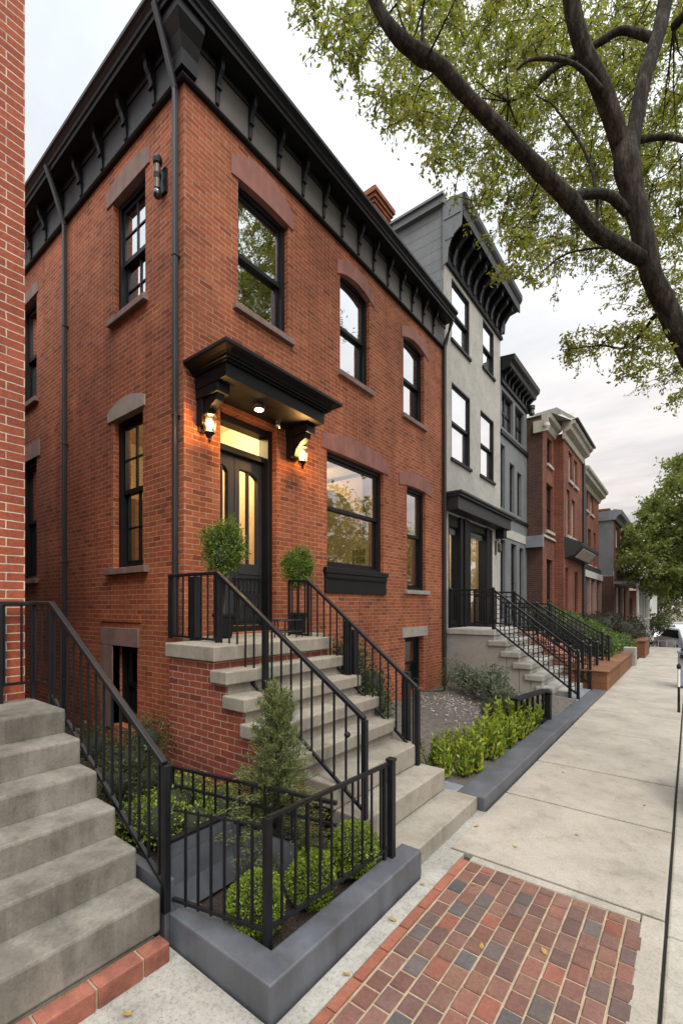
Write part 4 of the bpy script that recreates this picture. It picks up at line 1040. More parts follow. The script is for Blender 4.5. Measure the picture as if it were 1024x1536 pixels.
dd = obj('entrance_frame', bm, 'black', h2, .006)
m = M(); m.box(10.03, 11.04, -.15, -.10, 3.28, 3.40, F2); m.box(8.91, 9.41, -.15, -.10, 3.22, 3.34, F2)
for k in range(12): m.box(10.05+.083*k, 10.10+.083*k, -.099, -.085, 3.30, 3.36, F2)
obj('transom_panel', m, 'greyp', dd)
m = M(); m.quad(*[F2(a, -.12, z) for a, z in ((10.02, 1.28), (11.05, 1.28), (11.05, 3.42), (10.02, 3.42))]); m.quad(*[F2(a, -.12, z) for a, z in ((8.9, 1.35), (9.42, 1.35), (9.42, 3.36), (8.9, 3.36))]); obj('glass', m, 'glass_low', dd)
m = M()
m.quad((-2, 8.7, 1.17), (-.2, 8.7, 1.17), (-.2, 11.6, 1.17), (-2, 11.6, 1.17), 1); m.quad((-2, 8.7, 3.7), (-.2, 8.7, 3.7), (-.2, 11.6, 3.7), (-2, 11.6, 3.7)); m.quad((-2, 8.7, 1.17), (-2, 11.6, 1.17), (-2, 11.6, 3.7), (-2, 8.7, 3.7)); m.quad((-2, 11.6, 1.17), (-.2, 11.6, 1.17), (-.2, 11.6, 3.7), (-2, 11.6, 3.7)); m.quad((-2, 8.7, 1.17), (-.2, 8.7, 1.17), (-.2, 8.7, 3.7), (-2, 8.7, 3.7))
obj('vestibule', m, ['room', 'wood'], h2)
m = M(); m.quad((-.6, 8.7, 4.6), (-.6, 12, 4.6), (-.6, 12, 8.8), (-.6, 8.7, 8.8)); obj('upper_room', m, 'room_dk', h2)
l = bpy.data.lights.new('vestibule_light', 'POINT'); l.energy = 40; l.color = (1, .82, .58); l.shadow_soft_size = .12
lo = bpy.data.objects.new('vestibule_light', l); COL.objects.link(lo); lo.location = (-1.2, 10.6, 3.3)
t = thing('indoor_plant', (-.5, 10.75, 1.17), 'bright green leafy plant behind the glass door of the pale stucco house', 'plant')
V, d = shell_points((-.5, 10.75, 2.1), .22, 260, 1.5, RNG, .3, 1); link('foliage', leaf_mesh('foliage', leaf_arrays(V, d+np.array([0, 0, .6]), .12, .35, RNG), 'l_lime'), t)
m = M(); m.lathe([(.1, 0), (.13, .3), (.12, .3)], (-.5, 10.75, 1.18), 12); m.sweep([(-.5, 10.75, 1.4), (-.5, 10.75, 2.0)], .02, 6); obj('pot', m, 'pot', t)
t = thing('wall_lantern', (.01, 11.72, 3.1), 'small unlit brass lantern beside the entrance of the pale stucco house', 'lantern')
m = M(); m.box(.001, .02, 11.66, 11.76, 3.0, 3.35); m.sweep([(.02, 11.71, 3.32), (.09, 11.71, 3.36), (.11, 11.71, 3.28)], .008, 5); m.lathe([(.02, .14), (.05, .1), (.05, -.08), (.02, -.12)], (.11, 11.71, 3.16), 6); obj('lantern_cage', m, 'copper', t)

s2 = thing('stoop', (1.2, 9.4, 0), 'plain grey stucco stoop with curved-nosed pale steps before the pale house', 'stoop')
m = M(); m.box(.002, 1.0, 8.72, 10.4, -.1, 1.08); X2 = [1.0, 1.24, 1.47, 1.68, 1.88, 2.06]; Z2 = [1.2, 1.0, .80, .60, .40, .2]
for i in range(1, 6): m.box(X2[i-1]-.001*i, X2[i]-.012, 8.72, 10.4, -.1, Z2[i]-.125)
m.box(2.04, 2.3, 8.9, 10.3, -.1, .12)
obj('side_wall', m, 'stucco_dk', s2, .006)
m = M(); m.box(.003, 1.02, 8.68, 10.44, 1.09, 1.2); obj('landing', m, 'stucco', s2, .01)
for i in range(1, 6):
    m = M(); m.box(X2[i-1]-.12, X2[i]+.015, 8.675, 10.44, Z2[i]-.12, Z2[i]); obj('step', m, 'stucco_dk', s2, .025)

def ornate(name, label, y, pts, hb, foot, n, group):
    """scrolled iron stair rail: double handrail, balusters and rows of rings"""
    P = [(x, y, z) for x, z in pts]
    t = thing(name, (P[-1][0], y, foot), label, 'railing', group)
    m = M(); m.sweep(P, 1, sq=(.05, .035)); m.sweep([(a, b, c-.10) for a, b, c in P], 1, sq=(.03, .025)); obj('handrail', m, 'iron', t, .005)
    m = M(); m.sweep([(a, b, c-hb) for a, b, c in P], 1, sq=(.035, .03)); obj('bottom_rail', m, 'iron', t)
    for a, b in zip(P[:-1], P[1:]):
        L = math.dist(a, b); k = max(2, int(L/.105)); seg_rail(t, a, b, hb, k, w=.014)
    m = M()
    a, b = P[-2], P[-1]; L = math.dist(a, b); k = int(L/.105)
    for i in range(k):
        q = i/k; c = [a[j]+(b[j]-a[j])*q for j in range(3)]
        for dz, r in ((hb*.38, .045), (hb*.62, .05), (hb*.85, .04)):
            m.sweep([(c[0]+r*math.cos(s*math.pi/4), y, c[2]-dz+r*math.sin(s*math.pi/4)) for s in range(9)], .006, 4, cap=False)
    obj('scrollwork', m, 'iron', t)
    for (x, z0, z1) in ((P[-1][0], foot, P[-1][2]+.03), (P[-1][0]-.13, foot, P[-1][2]+.1), (P[0][0], P[0][2]-hb-.06, P[0][2]), (P[-2][0], P[-2][2]-hb-.1, P[-2][2])):
        m = M(); m.box(x-.024, x+.024, y-.024, y+.024, z0, z1); m.lathe([(.03, 0), (.04, .02), (.02, .05)], (x, y, z1), 8); obj('post', m, 'iron', t)
    return t
G = 'scrolled stair railings of the far stoops'
ornate('scrolled_railing', 'scrolled black iron railing on the near side of the pale house stoop', 8.82, [(.06, 1.99), (.95, 1.98), (2.44, .82)], .72, .0, 14, G)
ornate('scrolled_railing', 'scrolled black iron railing on the far side of the pale house stoop', 10.15, [(.06, 1.99), (.95, 1.96), (2.42, .82)], .70, .0, 14, G)
ornate('scrolled_railing', 'scrolled black iron railing on the near side of the dark grey house stoop', 11.0, [(.5, 1.74), (1.2, 1.71), (2.42, .84)], .62, .35, 12, G)
ornate('scrolled_railing', 'scrolled black iron railing farthest along, against the green hedge', 12.1, [(.5, 1.74), (1.22, 1.71), (2.5, .93)], .62, .35, 12, G)
s3 = thing('stoop', (1.3, 11.5, 0), 'orange-brown brick stoop between the scrolled railings of the dark grey house', 'stoop')
for i in range(5):
    m = M(); m.box(.002 if i == 0 else 1.1+.24*(i-1), 1.1+.24*i, 10.9, 12.2, -.1, 1.05-.15*i); obj('landing' if i == 0 else 'step', m, 'brick_edge', s3, .008)
tp = thing('timber_planter', (2.5, 12.4, 0), 'long orange-brown planter box along the sidewalk below the green hedge', 'planter')
m = M(); m.box(2.08, 2.72, 10.15, 14.9, -.06, .36); obj('box', m, 'planter_orange', tp, .01)
m = M(); m.box(2.06, 2.75, 10.12, 14.93, .36, .39); obj('rim', m, 'planter_orange', tp, .006)
m = M(); m.box(2.5, 2.80, 14.94, 15.3, -.06, .5); obj('end_pier', m, 'stucco_dk', tp, .01)
tp = thing('timber_planter', (2.6, 18, 0), 'short orange-brown planter box farther along the sidewalk past the hedge', 'planter')
m = M(); m.box(2.2, 2.85, 17.4, 19.4, -.06, .52); obj('box', m, 'planter_orange', tp, .01)
m = M(); m.box(2.17, 2.88, 17.37, 19.43, .52, .56); obj('rim', m, 'planter_orange', tp, .006)
hb = [(1.0+random.uniform(-.15, .15), 12.7+i*.62, 1.28-.05*i, .42, 1) for i in range(6)]+[(1.65+random.uniform(-.1, .1), 12.9+i*.6, .98-.05*i, .40, 1) for i in range(7)]+[(2.2+random.uniform(-.1, .1), 13.2+i*.55, .66-.03*i, .34, 1) for i in range(8)]
blob_shrub('green_hedge', hb, (1.6, 14.5, .1), 'bright green billowing hedge behind the orange planter', 'hedge', n=420, L=.065, mat='l_hedge', W=.6, core=.8, stems=False)
hb = [(2.0+random.uniform(-.3, .35), 17.6+i*.42, .55+random.uniform(-.1, .3), .42, 1.1) for i in range(13)]+[(1.3+random.uniform(-.3, .3), 18+i*.6, .9, .5, 1) for i in range(8)]
blob_shrub('brown_hedge', hb, (1.8, 19.5, 0), 'dark brown leafless-looking hedge past the green one, at the end of the sidewalk', 'hedge', n=300, L=.075, mat='l_brown', W=.4, core=.75, stems=False)

LIMBS={
 'trunk':[(4.800,5.300,-0.100,0.320),(4.760,5.280,0.250,0.250),(4.620,5.200,1.200,0.200),(4.429,5.216,2.505,0.177),(4.239,5.070,3.189,0.165),(4.050,4.924,3.685,0.154),(3.923,4.826,3.981,0.148),(3.842,4.764,4.209,0.145),(3.740,4.642,4.458,0.144),(3.682,4.598,4.791,0.150),(3.621,4.593,5.127,0.162),(3.571,4.555,5.412,0.177),(3.545,4.621,5.681,0.174)],
 'b':[(3.554,4.628,5.536,0.133),(3.427,4.444,5.999,0.134),(3.268,4.236,6.416,0.120),(3.185,4.086,6.875,0.110),(3.080,3.920,7.428,0.092),(2.908,3.616,8.046,0.057),(2.768,3.422,8.433,0.031)],
 'a':[(3.573,4.642,5.507,0.122),(3.677,4.808,6.323,0.112),(3.791,4.981,6.900,0.114),(3.860,5.120,7.567,0.104),(3.975,5.380,8.643,0.082),(4.232,5.749,10.035,0.045)],
 'main':[(3.676,4.550,4.573,0.112),(3.521,4.345,4.642,0.104),(3.388,4.157,4.696,0.103),(3.253,3.967,4.862,0.117),(3.081,3.749,5.040,0.109),(2.945,3.559,5.179,0.099),(2.711,3.207,5.389,0.091),(2.574,3.016,5.538,0.096),(2.473,2.852,5.560,0.099),(2.382,2.696,5.615,0.081),(2.276,2.615,5.836,0.071),(2.264,2.520,6.015,0.063),(2.135,2.335,6.358,0.042),(1.973,2.124,6.681,0.021)],
 'arc':[(3.579,4.475,4.965,0.073),(3.477,4.311,5.038,0.069),(3.358,4.134,4.998,0.068),(3.223,3.944,4.904,0.072)],
 'knob':[(2.529,2.895,5.513,0.033),(2.507,2.878,5.668,0.024),(2.503,2.875,5.857,0.012)],
 'knob2':[(2.473,2.852,5.575,0.019),(2.399,2.795,5.739,0.012),(2.362,2.766,5.903,0.007)],
 'cross':[(3.762,4.959,6.750,0.060),(3.509,4.936,7.013,0.062),(3.326,4.881,6.992,0.060),(3.123,4.810,6.930,0.054),(2.944,4.758,6.902,0.049),(2.771,4.710,6.798,0.050),(2.551,4.626,6.729,0.030)],
 'cross2':[(3.413,4.433,6.039,0.046),(3.279,3.901,5.888,0.026),(3.069,3.568,5.760,0.020),(2.970,3.492,5.680,0.010)],
 'r1':[(3.619,4.677,5.710,0.064),(3.839,4.847,5.739,0.041),(4.023,4.903,5.611,0.034)],
 'tw1':[(3.401,4.167,4.674,0.019),(3.370,4.314,5.178,0.020),(3.251,4.394,5.664,0.017),(3.016,4.385,6.180,0.012)],
 'tw2':[(3.579,4.475,4.663,0.022),(3.334,4.458,4.770,0.014),(3.073,4.428,4.800,0.012),(2.821,4.406,4.657,0.006)],
 'tw3':[(3.778,4.629,4.114,0.028),(3.548,4.795,3.990,0.018),(3.337,4.803,4.080,0.012),(3.011,4.724,4.114,0.006)],
 'tw4':[(3.881,5.051,6.870,0.072),(4.000,4.971,6.812,0.064),(4.111,4.885,6.410,0.050)],
}
CLUMPS=[(1.19,3.03,7.21,0.16),(1.19,5.30,9.65,0.24),(1.52,4.84,8.95,0.24),(2.19,3.73,7.14,0.24),(1.92,4.95,8.66,0.22),(2.51,4.23,7.40,0.19),(2.18,5.40,8.99,0.24),(3.35,7.06,9.74,0.23),(1.40,2.97,6.88,0.16),(1.10,3.79,7.88,0.22),(1.10,4.24,8.46,0.23),(1.28,4.07,8.18,0.19),(0.99,5.21,9.56,0.29),(1.44,4.60,8.62,0.23),(1.47,5.09,9.14,0.23),(2.42,3.57,6.64,0.18),(1.25,6.48,10.70,0.30),(2.37,4.71,7.80,0.26),(2.11,5.72,9.12,0.25),(2.09,6.03,9.60,0.35),(2.82,4.39,7.23,0.23),(2.58,6.10,9.12,0.31),(2.46,7.05,10.28,0.29),(2.91,5.59,8.39,0.30),(3.05,6.48,9.32,0.27),(3.35,5.94,8.34,0.28),(3.38,7.36,9.77,0.37),(3.46,7.37,9.80,0.27),(3.90,6.10,8.09,0.27),(3.94,8.10,10.20,0.28),(1.70,2.97,6.49,0.14),(1.11,3.97,8.01,0.21),(1.28,4.22,8.06,0.29),(0.96,5.20,9.32,0.27),(1.42,5.03,8.84,0.33),(1.90,4.50,7.77,0.25),(1.03,6.60,10.62,0.31),(1.84,5.55,8.91,0.21),(1.71,6.12,9.66,0.28),(1.99,5.66,9.02,0.26),(2.11,5.55,8.88,0.25),(2.09,5.95,9.04,0.34),(2.24,5.74,8.78,0.25),(2.35,6.58,9.59,0.30),(2.46,6.47,9.46,0.27),(2.49,6.27,9.13,0.33),(2.49,6.63,9.57,0.27),(2.92,5.55,8.00,0.21),(3.02,6.31,8.77,0.30),(2.91,7.54,10.17,0.29),(3.24,6.33,8.63,0.26),(3.16,7.70,10.15,0.29),(3.44,7.28,9.56,0.35),(3.59,6.15,8.34,0.23),(3.73,6.92,8.87,0.27),(3.88,6.34,8.18,0.29),(3.92,8.52,10.43,0.30),(1.71,2.91,6.22,0.21),(1.76,3.07,6.27,0.14),(0.84,5.13,8.88,0.25),(1.00,5.41,9.11,0.25),(1.16,5.30,8.96,0.26),(1.49,4.68,8.05,0.21),(1.07,5.65,9.39,0.28),(1.83,4.80,7.87,0.26),(1.12,6.62,10.23,0.31),(1.76,5.40,8.69,0.28),(2.27,4.83,7.62,0.21),(2.59,4.51,7.17,0.24),(2.00,6.72,9.87,0.29),(2.96,3.94,6.33,0.15),(2.52,5.91,8.66,0.25),(2.92,5.06,7.38,0.25),(2.81,5.90,8.35,0.24),(2.81,6.91,9.22,0.33),(3.07,5.79,7.96,0.27),(3.00,6.65,8.91,0.26),(3.23,6.13,8.12,0.30),(3.17,7.31,9.38,0.28),(3.57,5.57,7.34,0.20),(3.44,8.29,10.14,0.31),(3.65,7.39,9.04,0.31),(3.72,7.41,9.08,0.27),(3.83,6.49,8.17,0.30),(3.88,6.99,8.69,0.25),(0.98,4.89,8.49,0.31),(1.29,4.56,7.98,0.31),(1.26,5.19,8.49,0.24),(1.01,5.86,9.37,0.29),(2.07,4.36,7.09,0.18),(1.84,5.23,8.21,0.25),(1.99,5.06,8.00,0.23),(2.50,4.53,7.01,0.18),(2.10,6.01,8.78,0.26),(2.30,6.15,8.73,0.25),(2.37,6.21,8.81,0.26),(2.66,5.91,8.24,0.32),(2.42,7.41,9.92,0.30),(2.80,6.08,8.31,0.26),(3.04,6.79,8.59,0.25),(3.14,6.57,8.38,0.25),(3.30,5.55,7.30,0.19),(3.30,6.10,7.87,0.23),(3.44,6.84,8.43,0.22),(3.52,6.79,8.40,0.25),(3.64,7.10,8.65,0.29),(3.91,7.44,8.61,0.31),(2.05,3.11,5.79,0.15),(1.98,3.61,6.22,0.19),(1.22,5.14,8.15,0.25),(1.69,4.25,7.04,0.24),(0.91,5.88,9.12,0.29),(1.78,4.77,7.38,0.30),(1.49,5.61,8.39,0.26),(1.89,5.88,8.28,0.28),(1.57,7.07,9.63,0.31),(2.25,5.28,7.59,0.22),(2.23,5.58,7.94,0.24),(2.85,4.32,6.35,0.19),(2.10,7.49,9.82,0.31),(2.95,4.88,6.70,0.18),(2.80,6.38,8.32,0.33),(2.69,7.47,9.47,0.30),(2.96,6.68,8.32,0.27),(3.00,6.97,8.63,0.27),(3.40,5.42,7.00,0.21),(3.29,7.10,8.68,0.27),(3.74,6.73,7.78,0.31),(3.78,7.78,8.76,0.28),(3.93,5.96,7.04,0.22),(3.98,8.37,9.25,0.29),(1.44,4.08,6.84,0.28),(2.27,3.13,5.49,0.16),(0.93,5.74,8.70,0.28),(1.96,4.08,6.44,0.18),(1.87,4.63,7.00,0.22),(1.35,5.98,8.58,0.28),(2.10,4.83,7.13,0.19),(1.50,6.64,9.20,0.30),(2.12,5.47,7.55,0.32),(2.12,5.70,7.82,0.25),(2.49,4.90,6.78,0.24),(2.34,5.62,7.55,0.24),(2.31,6.03,7.94,0.23),(2.10,7.11,9.09,0.30),(2.83,5.55,7.24,0.30),(2.58,7.13,8.85,0.29),(3.05,5.42,6.95,0.19),(2.83,7.11,8.63,0.28),(2.92,6.65,8.03,0.32),(3.44,6.17,7.42,0.25),(3.74,6.40,7.42,0.21),(3.78,7.22,8.18,0.26),(1.90,4.70,6.85,0.26),(1.70,5.35,7.58,0.25),(2.05,5.90,7.78,0.27),(2.21,5.69,7.58,0.25),(2.60,5.20,6.84,0.30),(2.36,6.38,8.04,0.27),(2.82,6.52,7.77,0.28),(2.69,7.74,8.94,0.31),(3.04,6.67,7.72,0.28),(3.29,6.84,7.63,0.34),(3.27,7.87,8.56,0.30),(3.66,6.16,6.95,0.27),(3.70,6.63,7.38,0.24),(3.88,7.13,7.70,0.33),(3.95,6.44,7.13,0.23),(2.28,3.47,5.39,0.20),(1.43,5.39,7.47,0.26),(2.05,4.63,6.46,0.26),(1.63,5.84,7.73,0.27),(2.10,5.40,7.16,0.28),(2.27,5.21,6.79,0.20),(2.07,6.10,7.69,0.27),(2.40,6.07,7.29,0.34),(2.92,5.16,6.40,0.23),(2.87,6.09,7.15,0.31),(2.87,6.46,7.51,0.26),(3.20,5.34,6.32,0.19),(3.15,6.14,7.04,0.24),(3.32,6.83,7.49,0.25),(3.54,6.02,6.68,0.29),(3.46,8.31,8.63,0.31),(3.62,6.69,7.22,0.21),(3.62,8.25,8.55,0.30),(3.90,6.20,6.51,0.20),(2.61,3.87,5.28,0.17),(1.59,7.00,8.26,0.31),(2.26,5.36,6.76,0.27),(2.44,5.55,6.78,0.27),(2.45,6.48,7.46,0.30),(3.00,5.28,6.13,0.21),(2.64,7.67,8.18,0.31),(3.15,5.41,6.17,0.26),(3.12,6.02,6.70,0.23),(3.21,7.22,7.42,0.29),(3.58,5.71,6.21,0.19),(3.71,5.97,6.22,0.29),(3.97,5.72,5.95,0.19),(4.03,7.90,7.62,0.28),(1.81,5.60,6.87,0.26),(1.93,5.76,6.97,0.28),(1.61,6.95,8.09,0.31),(2.31,5.45,6.46,0.23),(1.98,6.82,7.69,0.29),(2.39,6.09,6.95,0.23),(2.56,5.99,6.78,0.32),(2.41,7.00,7.67,0.29),(2.97,5.14,5.86,0.25),(2.62,7.33,7.68,0.29),(2.95,6.81,7.05,0.35),(3.06,6.56,6.88,0.26),(3.26,7.26,7.32,0.25),(3.56,6.13,6.21,0.29),(3.65,7.07,6.79,0.28),(3.92,5.92,5.85,0.18),(2.51,4.68,5.56,0.24),(2.25,5.75,6.48,0.25),(2.42,6.18,6.73,0.23),(2.45,6.36,6.90,0.26),(2.62,6.40,6.69,0.32),(2.90,6.25,6.41,0.21),(3.27,5.47,5.78,0.22),(3.22,6.39,6.50,0.24),(3.22,6.03,6.13,0.22),(3.56,6.42,6.16,0.25),(3.58,7.28,6.80,0.27),(3.72,7.18,6.59,0.34),(3.95,6.45,6.04,0.30),(2.92,3.65,4.56,0.14),(2.06,6.88,7.18,0.29),(2.37,6.04,6.22,0.30),(2.59,5.91,6.12,0.24),(2.88,6.33,6.33,0.29),(2.79,7.37,7.13,0.29),(3.12,5.79,5.81,0.27),(3.01,7.00,6.71,0.27),(3.32,5.39,5.39,0.23),(3.54,5.62,5.52,0.25),(3.52,6.80,6.37,0.25),(3.87,5.91,5.56,0.22),(3.90,8.11,7.05,0.29),(2.47,5.14,5.48,0.25),(2.93,3.96,4.49,0.21),(2.91,4.50,4.92,0.22),(2.87,6.00,5.85,0.31),(3.14,6.98,6.24,0.28),(3.61,5.80,5.22,0.26),(3.69,6.42,5.69,0.23),(3.87,7.41,6.13,0.31),(3.37,7.09,5.86,0.34),(3.75,6.21,5.17,0.19),(3.87,7.70,6.13,0.30),(3.56,6.11,5.07,0.26),(3.71,6.93,5.45,0.23),(3.90,6.78,5.32,0.24),(3.14,5.98,4.80,0.28),(3.48,4.70,4.12,0.20),(3.52,6.62,5.00,0.33),(3.72,6.73,4.93,0.30),(3.81,7.34,5.30,0.33),(3.08,4.87,4.19,0.17),(2.95,6.55,5.01,0.27),(3.63,4.67,3.95,0.22),(3.64,7.49,5.08,0.24),(3.87,7.25,5.08,0.32),(3.56,5.20,3.94,0.17),(3.73,7.45,4.79,0.36),(3.83,6.18,4.27,0.19),(3.94,6.66,4.12,0.22)]
OUTER=[(5.81,8.65,8.27,0.28),(5.55,2.94,9.36,0.34),(2.87,2.74,6.12,0.40),(5.66,4.64,7.46,0.35),(5.03,5.81,9.87,0.34),(6.51,5.59,4.91,0.39),(4.57,7.19,7.37,0.34),(6.27,3.52,4.95,0.37),(6.41,7.33,6.45,0.27),(5.10,7.57,7.61,0.40),(5.02,3.08,5.54,0.33),(5.24,8.67,7.70,0.32),(5.60,6.08,6.57,0.29),(1.61,3.60,8.18,0.35),(3.43,1.45,8.17,0.26),(3.07,2.53,6.34,0.40),(5.26,9.10,7.63,0.27),(5.81,3.22,7.57,0.33),(6.75,5.60,7.90,0.33),(6.02,3.76,4.86,0.36),(6.09,4.63,5.77,0.30),(4.73,4.24,9.39,0.27),(4.54,2.65,8.68,0.29),(7.54,4.57,7.34,0.29),(6.49,3.68,9.33,0.36),(3.66,3.71,7.58,0.25),(5.92,6.62,7.70,0.40),(6.76,4.53,7.07,0.39),(4.78,5.80,5.98,0.35),(4.83,2.66,4.78,0.29),(1.80,1.84,7.80,0.27),(6.23,7.02,5.75,0.31),(3.35,3.91,9.49,0.32),(2.13,2.60,6.39,0.32),(2.51,3.47,7.14,0.27),(1.84,4.37,9.05,0.35),(2.93,2.49,7.86,0.33),(5.41,8.38,6.36,0.33),(4.86,6.44,5.61,0.29),(3.28,2.10,8.70,0.40),(6.69,6.88,6.75,0.34),(5.87,4.24,6.88,0.28),(6.53,7.49,8.41,0.31),(4.27,3.94,6.90,0.30),(4.07,5.34,9.19,0.34),(3.45,1.98,8.86,0.34),(4.71,5.33,5.86,0.33),(5.87,5.96,6.34,0.35),(7.42,4.20,8.21,0.36),(6.03,7.22,6.19,0.27),(2.54,3.15,6.75,0.38),(5.56,5.02,6.29,0.31),(4.41,7.19,8.56,0.27),(6.40,7.80,5.96,0.31),(4.28,4.89,9.74,0.27),(5.26,7.21,7.29,0.28),(5.40,4.83,6.84,0.34),(5.30,4.79,9.44,0.38),(6.69,6.97,8.37,0.28),(4.27,2.75,5.39,0.39),(5.56,6.83,6.26,0.34),(6.70,5.48,7.53,0.25),(4.87,6.64,9.24,0.35),(3.74,3.91,9.83,0.39),(6.39,5.44,7.59,0.26),(4.74,3.48,6.93,0.29),(6.93,4.97,5.32,0.35),(2.45,2.25,6.46,0.32),(4.43,3.69,6.85,0.35),(4.37,4.03,7.57,0.29),(5.87,4.20,8.29,0.30),(4.80,5.04,8.83,0.37),(6.28,6.68,6.13,0.36),(7.10,4.66,8.51,0.38),(4.51,5.68,6.89,0.29),(6.64,5.65,9.55,0.28),(3.75,2.01,6.44,0.34),(7.12,4.24,7.13,0.38),(6.20,3.98,5.29,0.36),(5.90,6.25,9.63,0.34),(6.28,4.09,8.96,0.38),(6.04,5.51,5.83,0.31),(6.12,4.14,6.44,0.37),(2.66,1.01,7.92,0.36),(4.42,4.05,4.95,0.29),(5.07,8.72,8.04,0.40),(4.31,2.50,7.05,0.31),(6.01,3.42,7.77,0.28),(4.53,2.51,8.76,0.28),(4.69,2.40,4.90,0.38),(2.78,2.29,6.51,0.38),(6.40,8.60,7.36,0.30),(5.57,7.70,5.89,0.33),(5.37,8.38,6.03,0.29),(4.16,2.14,4.92,0.27),(7.24,5.51,8.85,0.30),(5.37,5.52,4.50,0.33),(5.85,7.76,6.80,0.34),(4.74,4.97,6.00,0.38),(7.91,5.60,6.95,0.31),(6.42,5.62,8.32,0.32),(3.04,2.51,5.39,0.38),(7.87,4.61,8.52,0.27),(5.21,7.77,5.88,0.26),(7.00,4.40,8.24,0.36),(6.88,4.96,9.38,0.38),(4.37,6.23,8.96,0.39),(4.41,7.62,8.99,0.30),(1.35,3.52,8.61,0.35),(6.40,6.45,7.55,0.37),(4.79,5.25,5.70,0.37),(4.08,2.69,7.00,0.34),(5.44,3.00,7.71,0.36),(4.37,4.39,7.51,0.28),(7.91,5.22,6.46,0.36),(7.15,6.37,6.96,0.27),(4.41,4.89,5.37,0.39),(7.08,5.97,7.92,0.39),(7.41,7.03,7.84,0.33),(5.92,4.12,6.82,0.38),(1.78,2.56,8.75,0.37),(4.66,2.75,6.19,0.39),(7.38,4.38,7.91,0.34),(2.66,5.04,8.85,0.34),(4.96,5.74,8.24,0.33),(5.88,6.03,5.92,0.26),(4.91,4.40,9.73,0.40),(2.16,3.43,8.51,0.34),(1.92,4.99,9.06,0.32),(5.19,6.44,6.48,0.36),(3.34,1.94,6.27,0.36),(7.37,5.03,8.03,0.39),(7.44,7.21,7.51,0.34),(7.60,6.49,7.93,0.27),(4.13,4.10,6.42,0.25),(5.56,3.56,4.85,0.31),(5.76,7.14,6.61,0.27),(5.40,5.82,7.00,0.40),(5.07,4.81,7.46,0.29),(7.39,7.07,6.68,0.25),(3.28,3.04,9.65,0.39),(3.00,4.51,9.30,0.38),(7.52,6.14,5.66,0.33),(4.80,4.85,5.10,0.37),(1.42,2.52,6.74,0.38),(4.69,2.10,5.88,0.39),(2.59,3.93,8.10,0.39),(6.11,4.68,7.59,0.39),(5.36,6.64,9.32,0.36),(7.50,6.21,8.73,0.30)]
EXTRA=[(3.72,8.38,8.01,0.32),(5.55,12.43,9.10,0.33),(5.67,8.06,9.35,0.43),(3.20,8.84,9.82,0.31),(5.57,11.24,9.49,0.42),(4.60,8.59,9.00,0.36),(5.04,10.69,8.80,0.33),(5.29,7.83,9.58,0.41),(4.81,7.63,7.88,0.40),(5.32,10.67,10.95,0.41),(4.62,10.17,8.24,0.39),(4.30,11.00,10.29,0.42),(4.99,8.00,9.55,0.40),(3.43,9.36,9.37,0.34),(3.06,8.93,9.01,0.42),(5.95,11.73,10.64,0.45),(4.44,10.59,7.70,0.41),(5.48,9.23,9.67,0.31),(5.80,9.64,9.16,0.33),(5.59,12.27,9.00,0.38),(3.72,11.01,9.71,0.43),(2.86,10.02,10.90,0.30),(4.80,9.38,7.99,0.35),(5.88,8.57,9.21,0.43),(3.15,7.61,9.65,0.39),(4.71,8.71,10.74,0.33),(6.00,10.26,10.69,0.38),(4.74,12.21,9.09,0.35),(5.90,12.47,8.03,0.43),(5.24,8.55,8.39,0.31),(5.48,7.91,10.44,0.42),(5.96,8.06,10.36,0.31),(5.16,12.43,9.24,0.36),(5.66,10.68,10.95,0.40),(4.23,7.73,10.63,0.41),(4.21,8.29,7.88,0.37),(5.09,11.05,10.49,0.44),(5.19,8.75,10.23,0.41),(3.17,7.57,10.70,0.33),(5.59,12.23,9.03,0.38),(3.03,7.88,10.49,0.39),(5.25,8.86,7.78,0.42)]
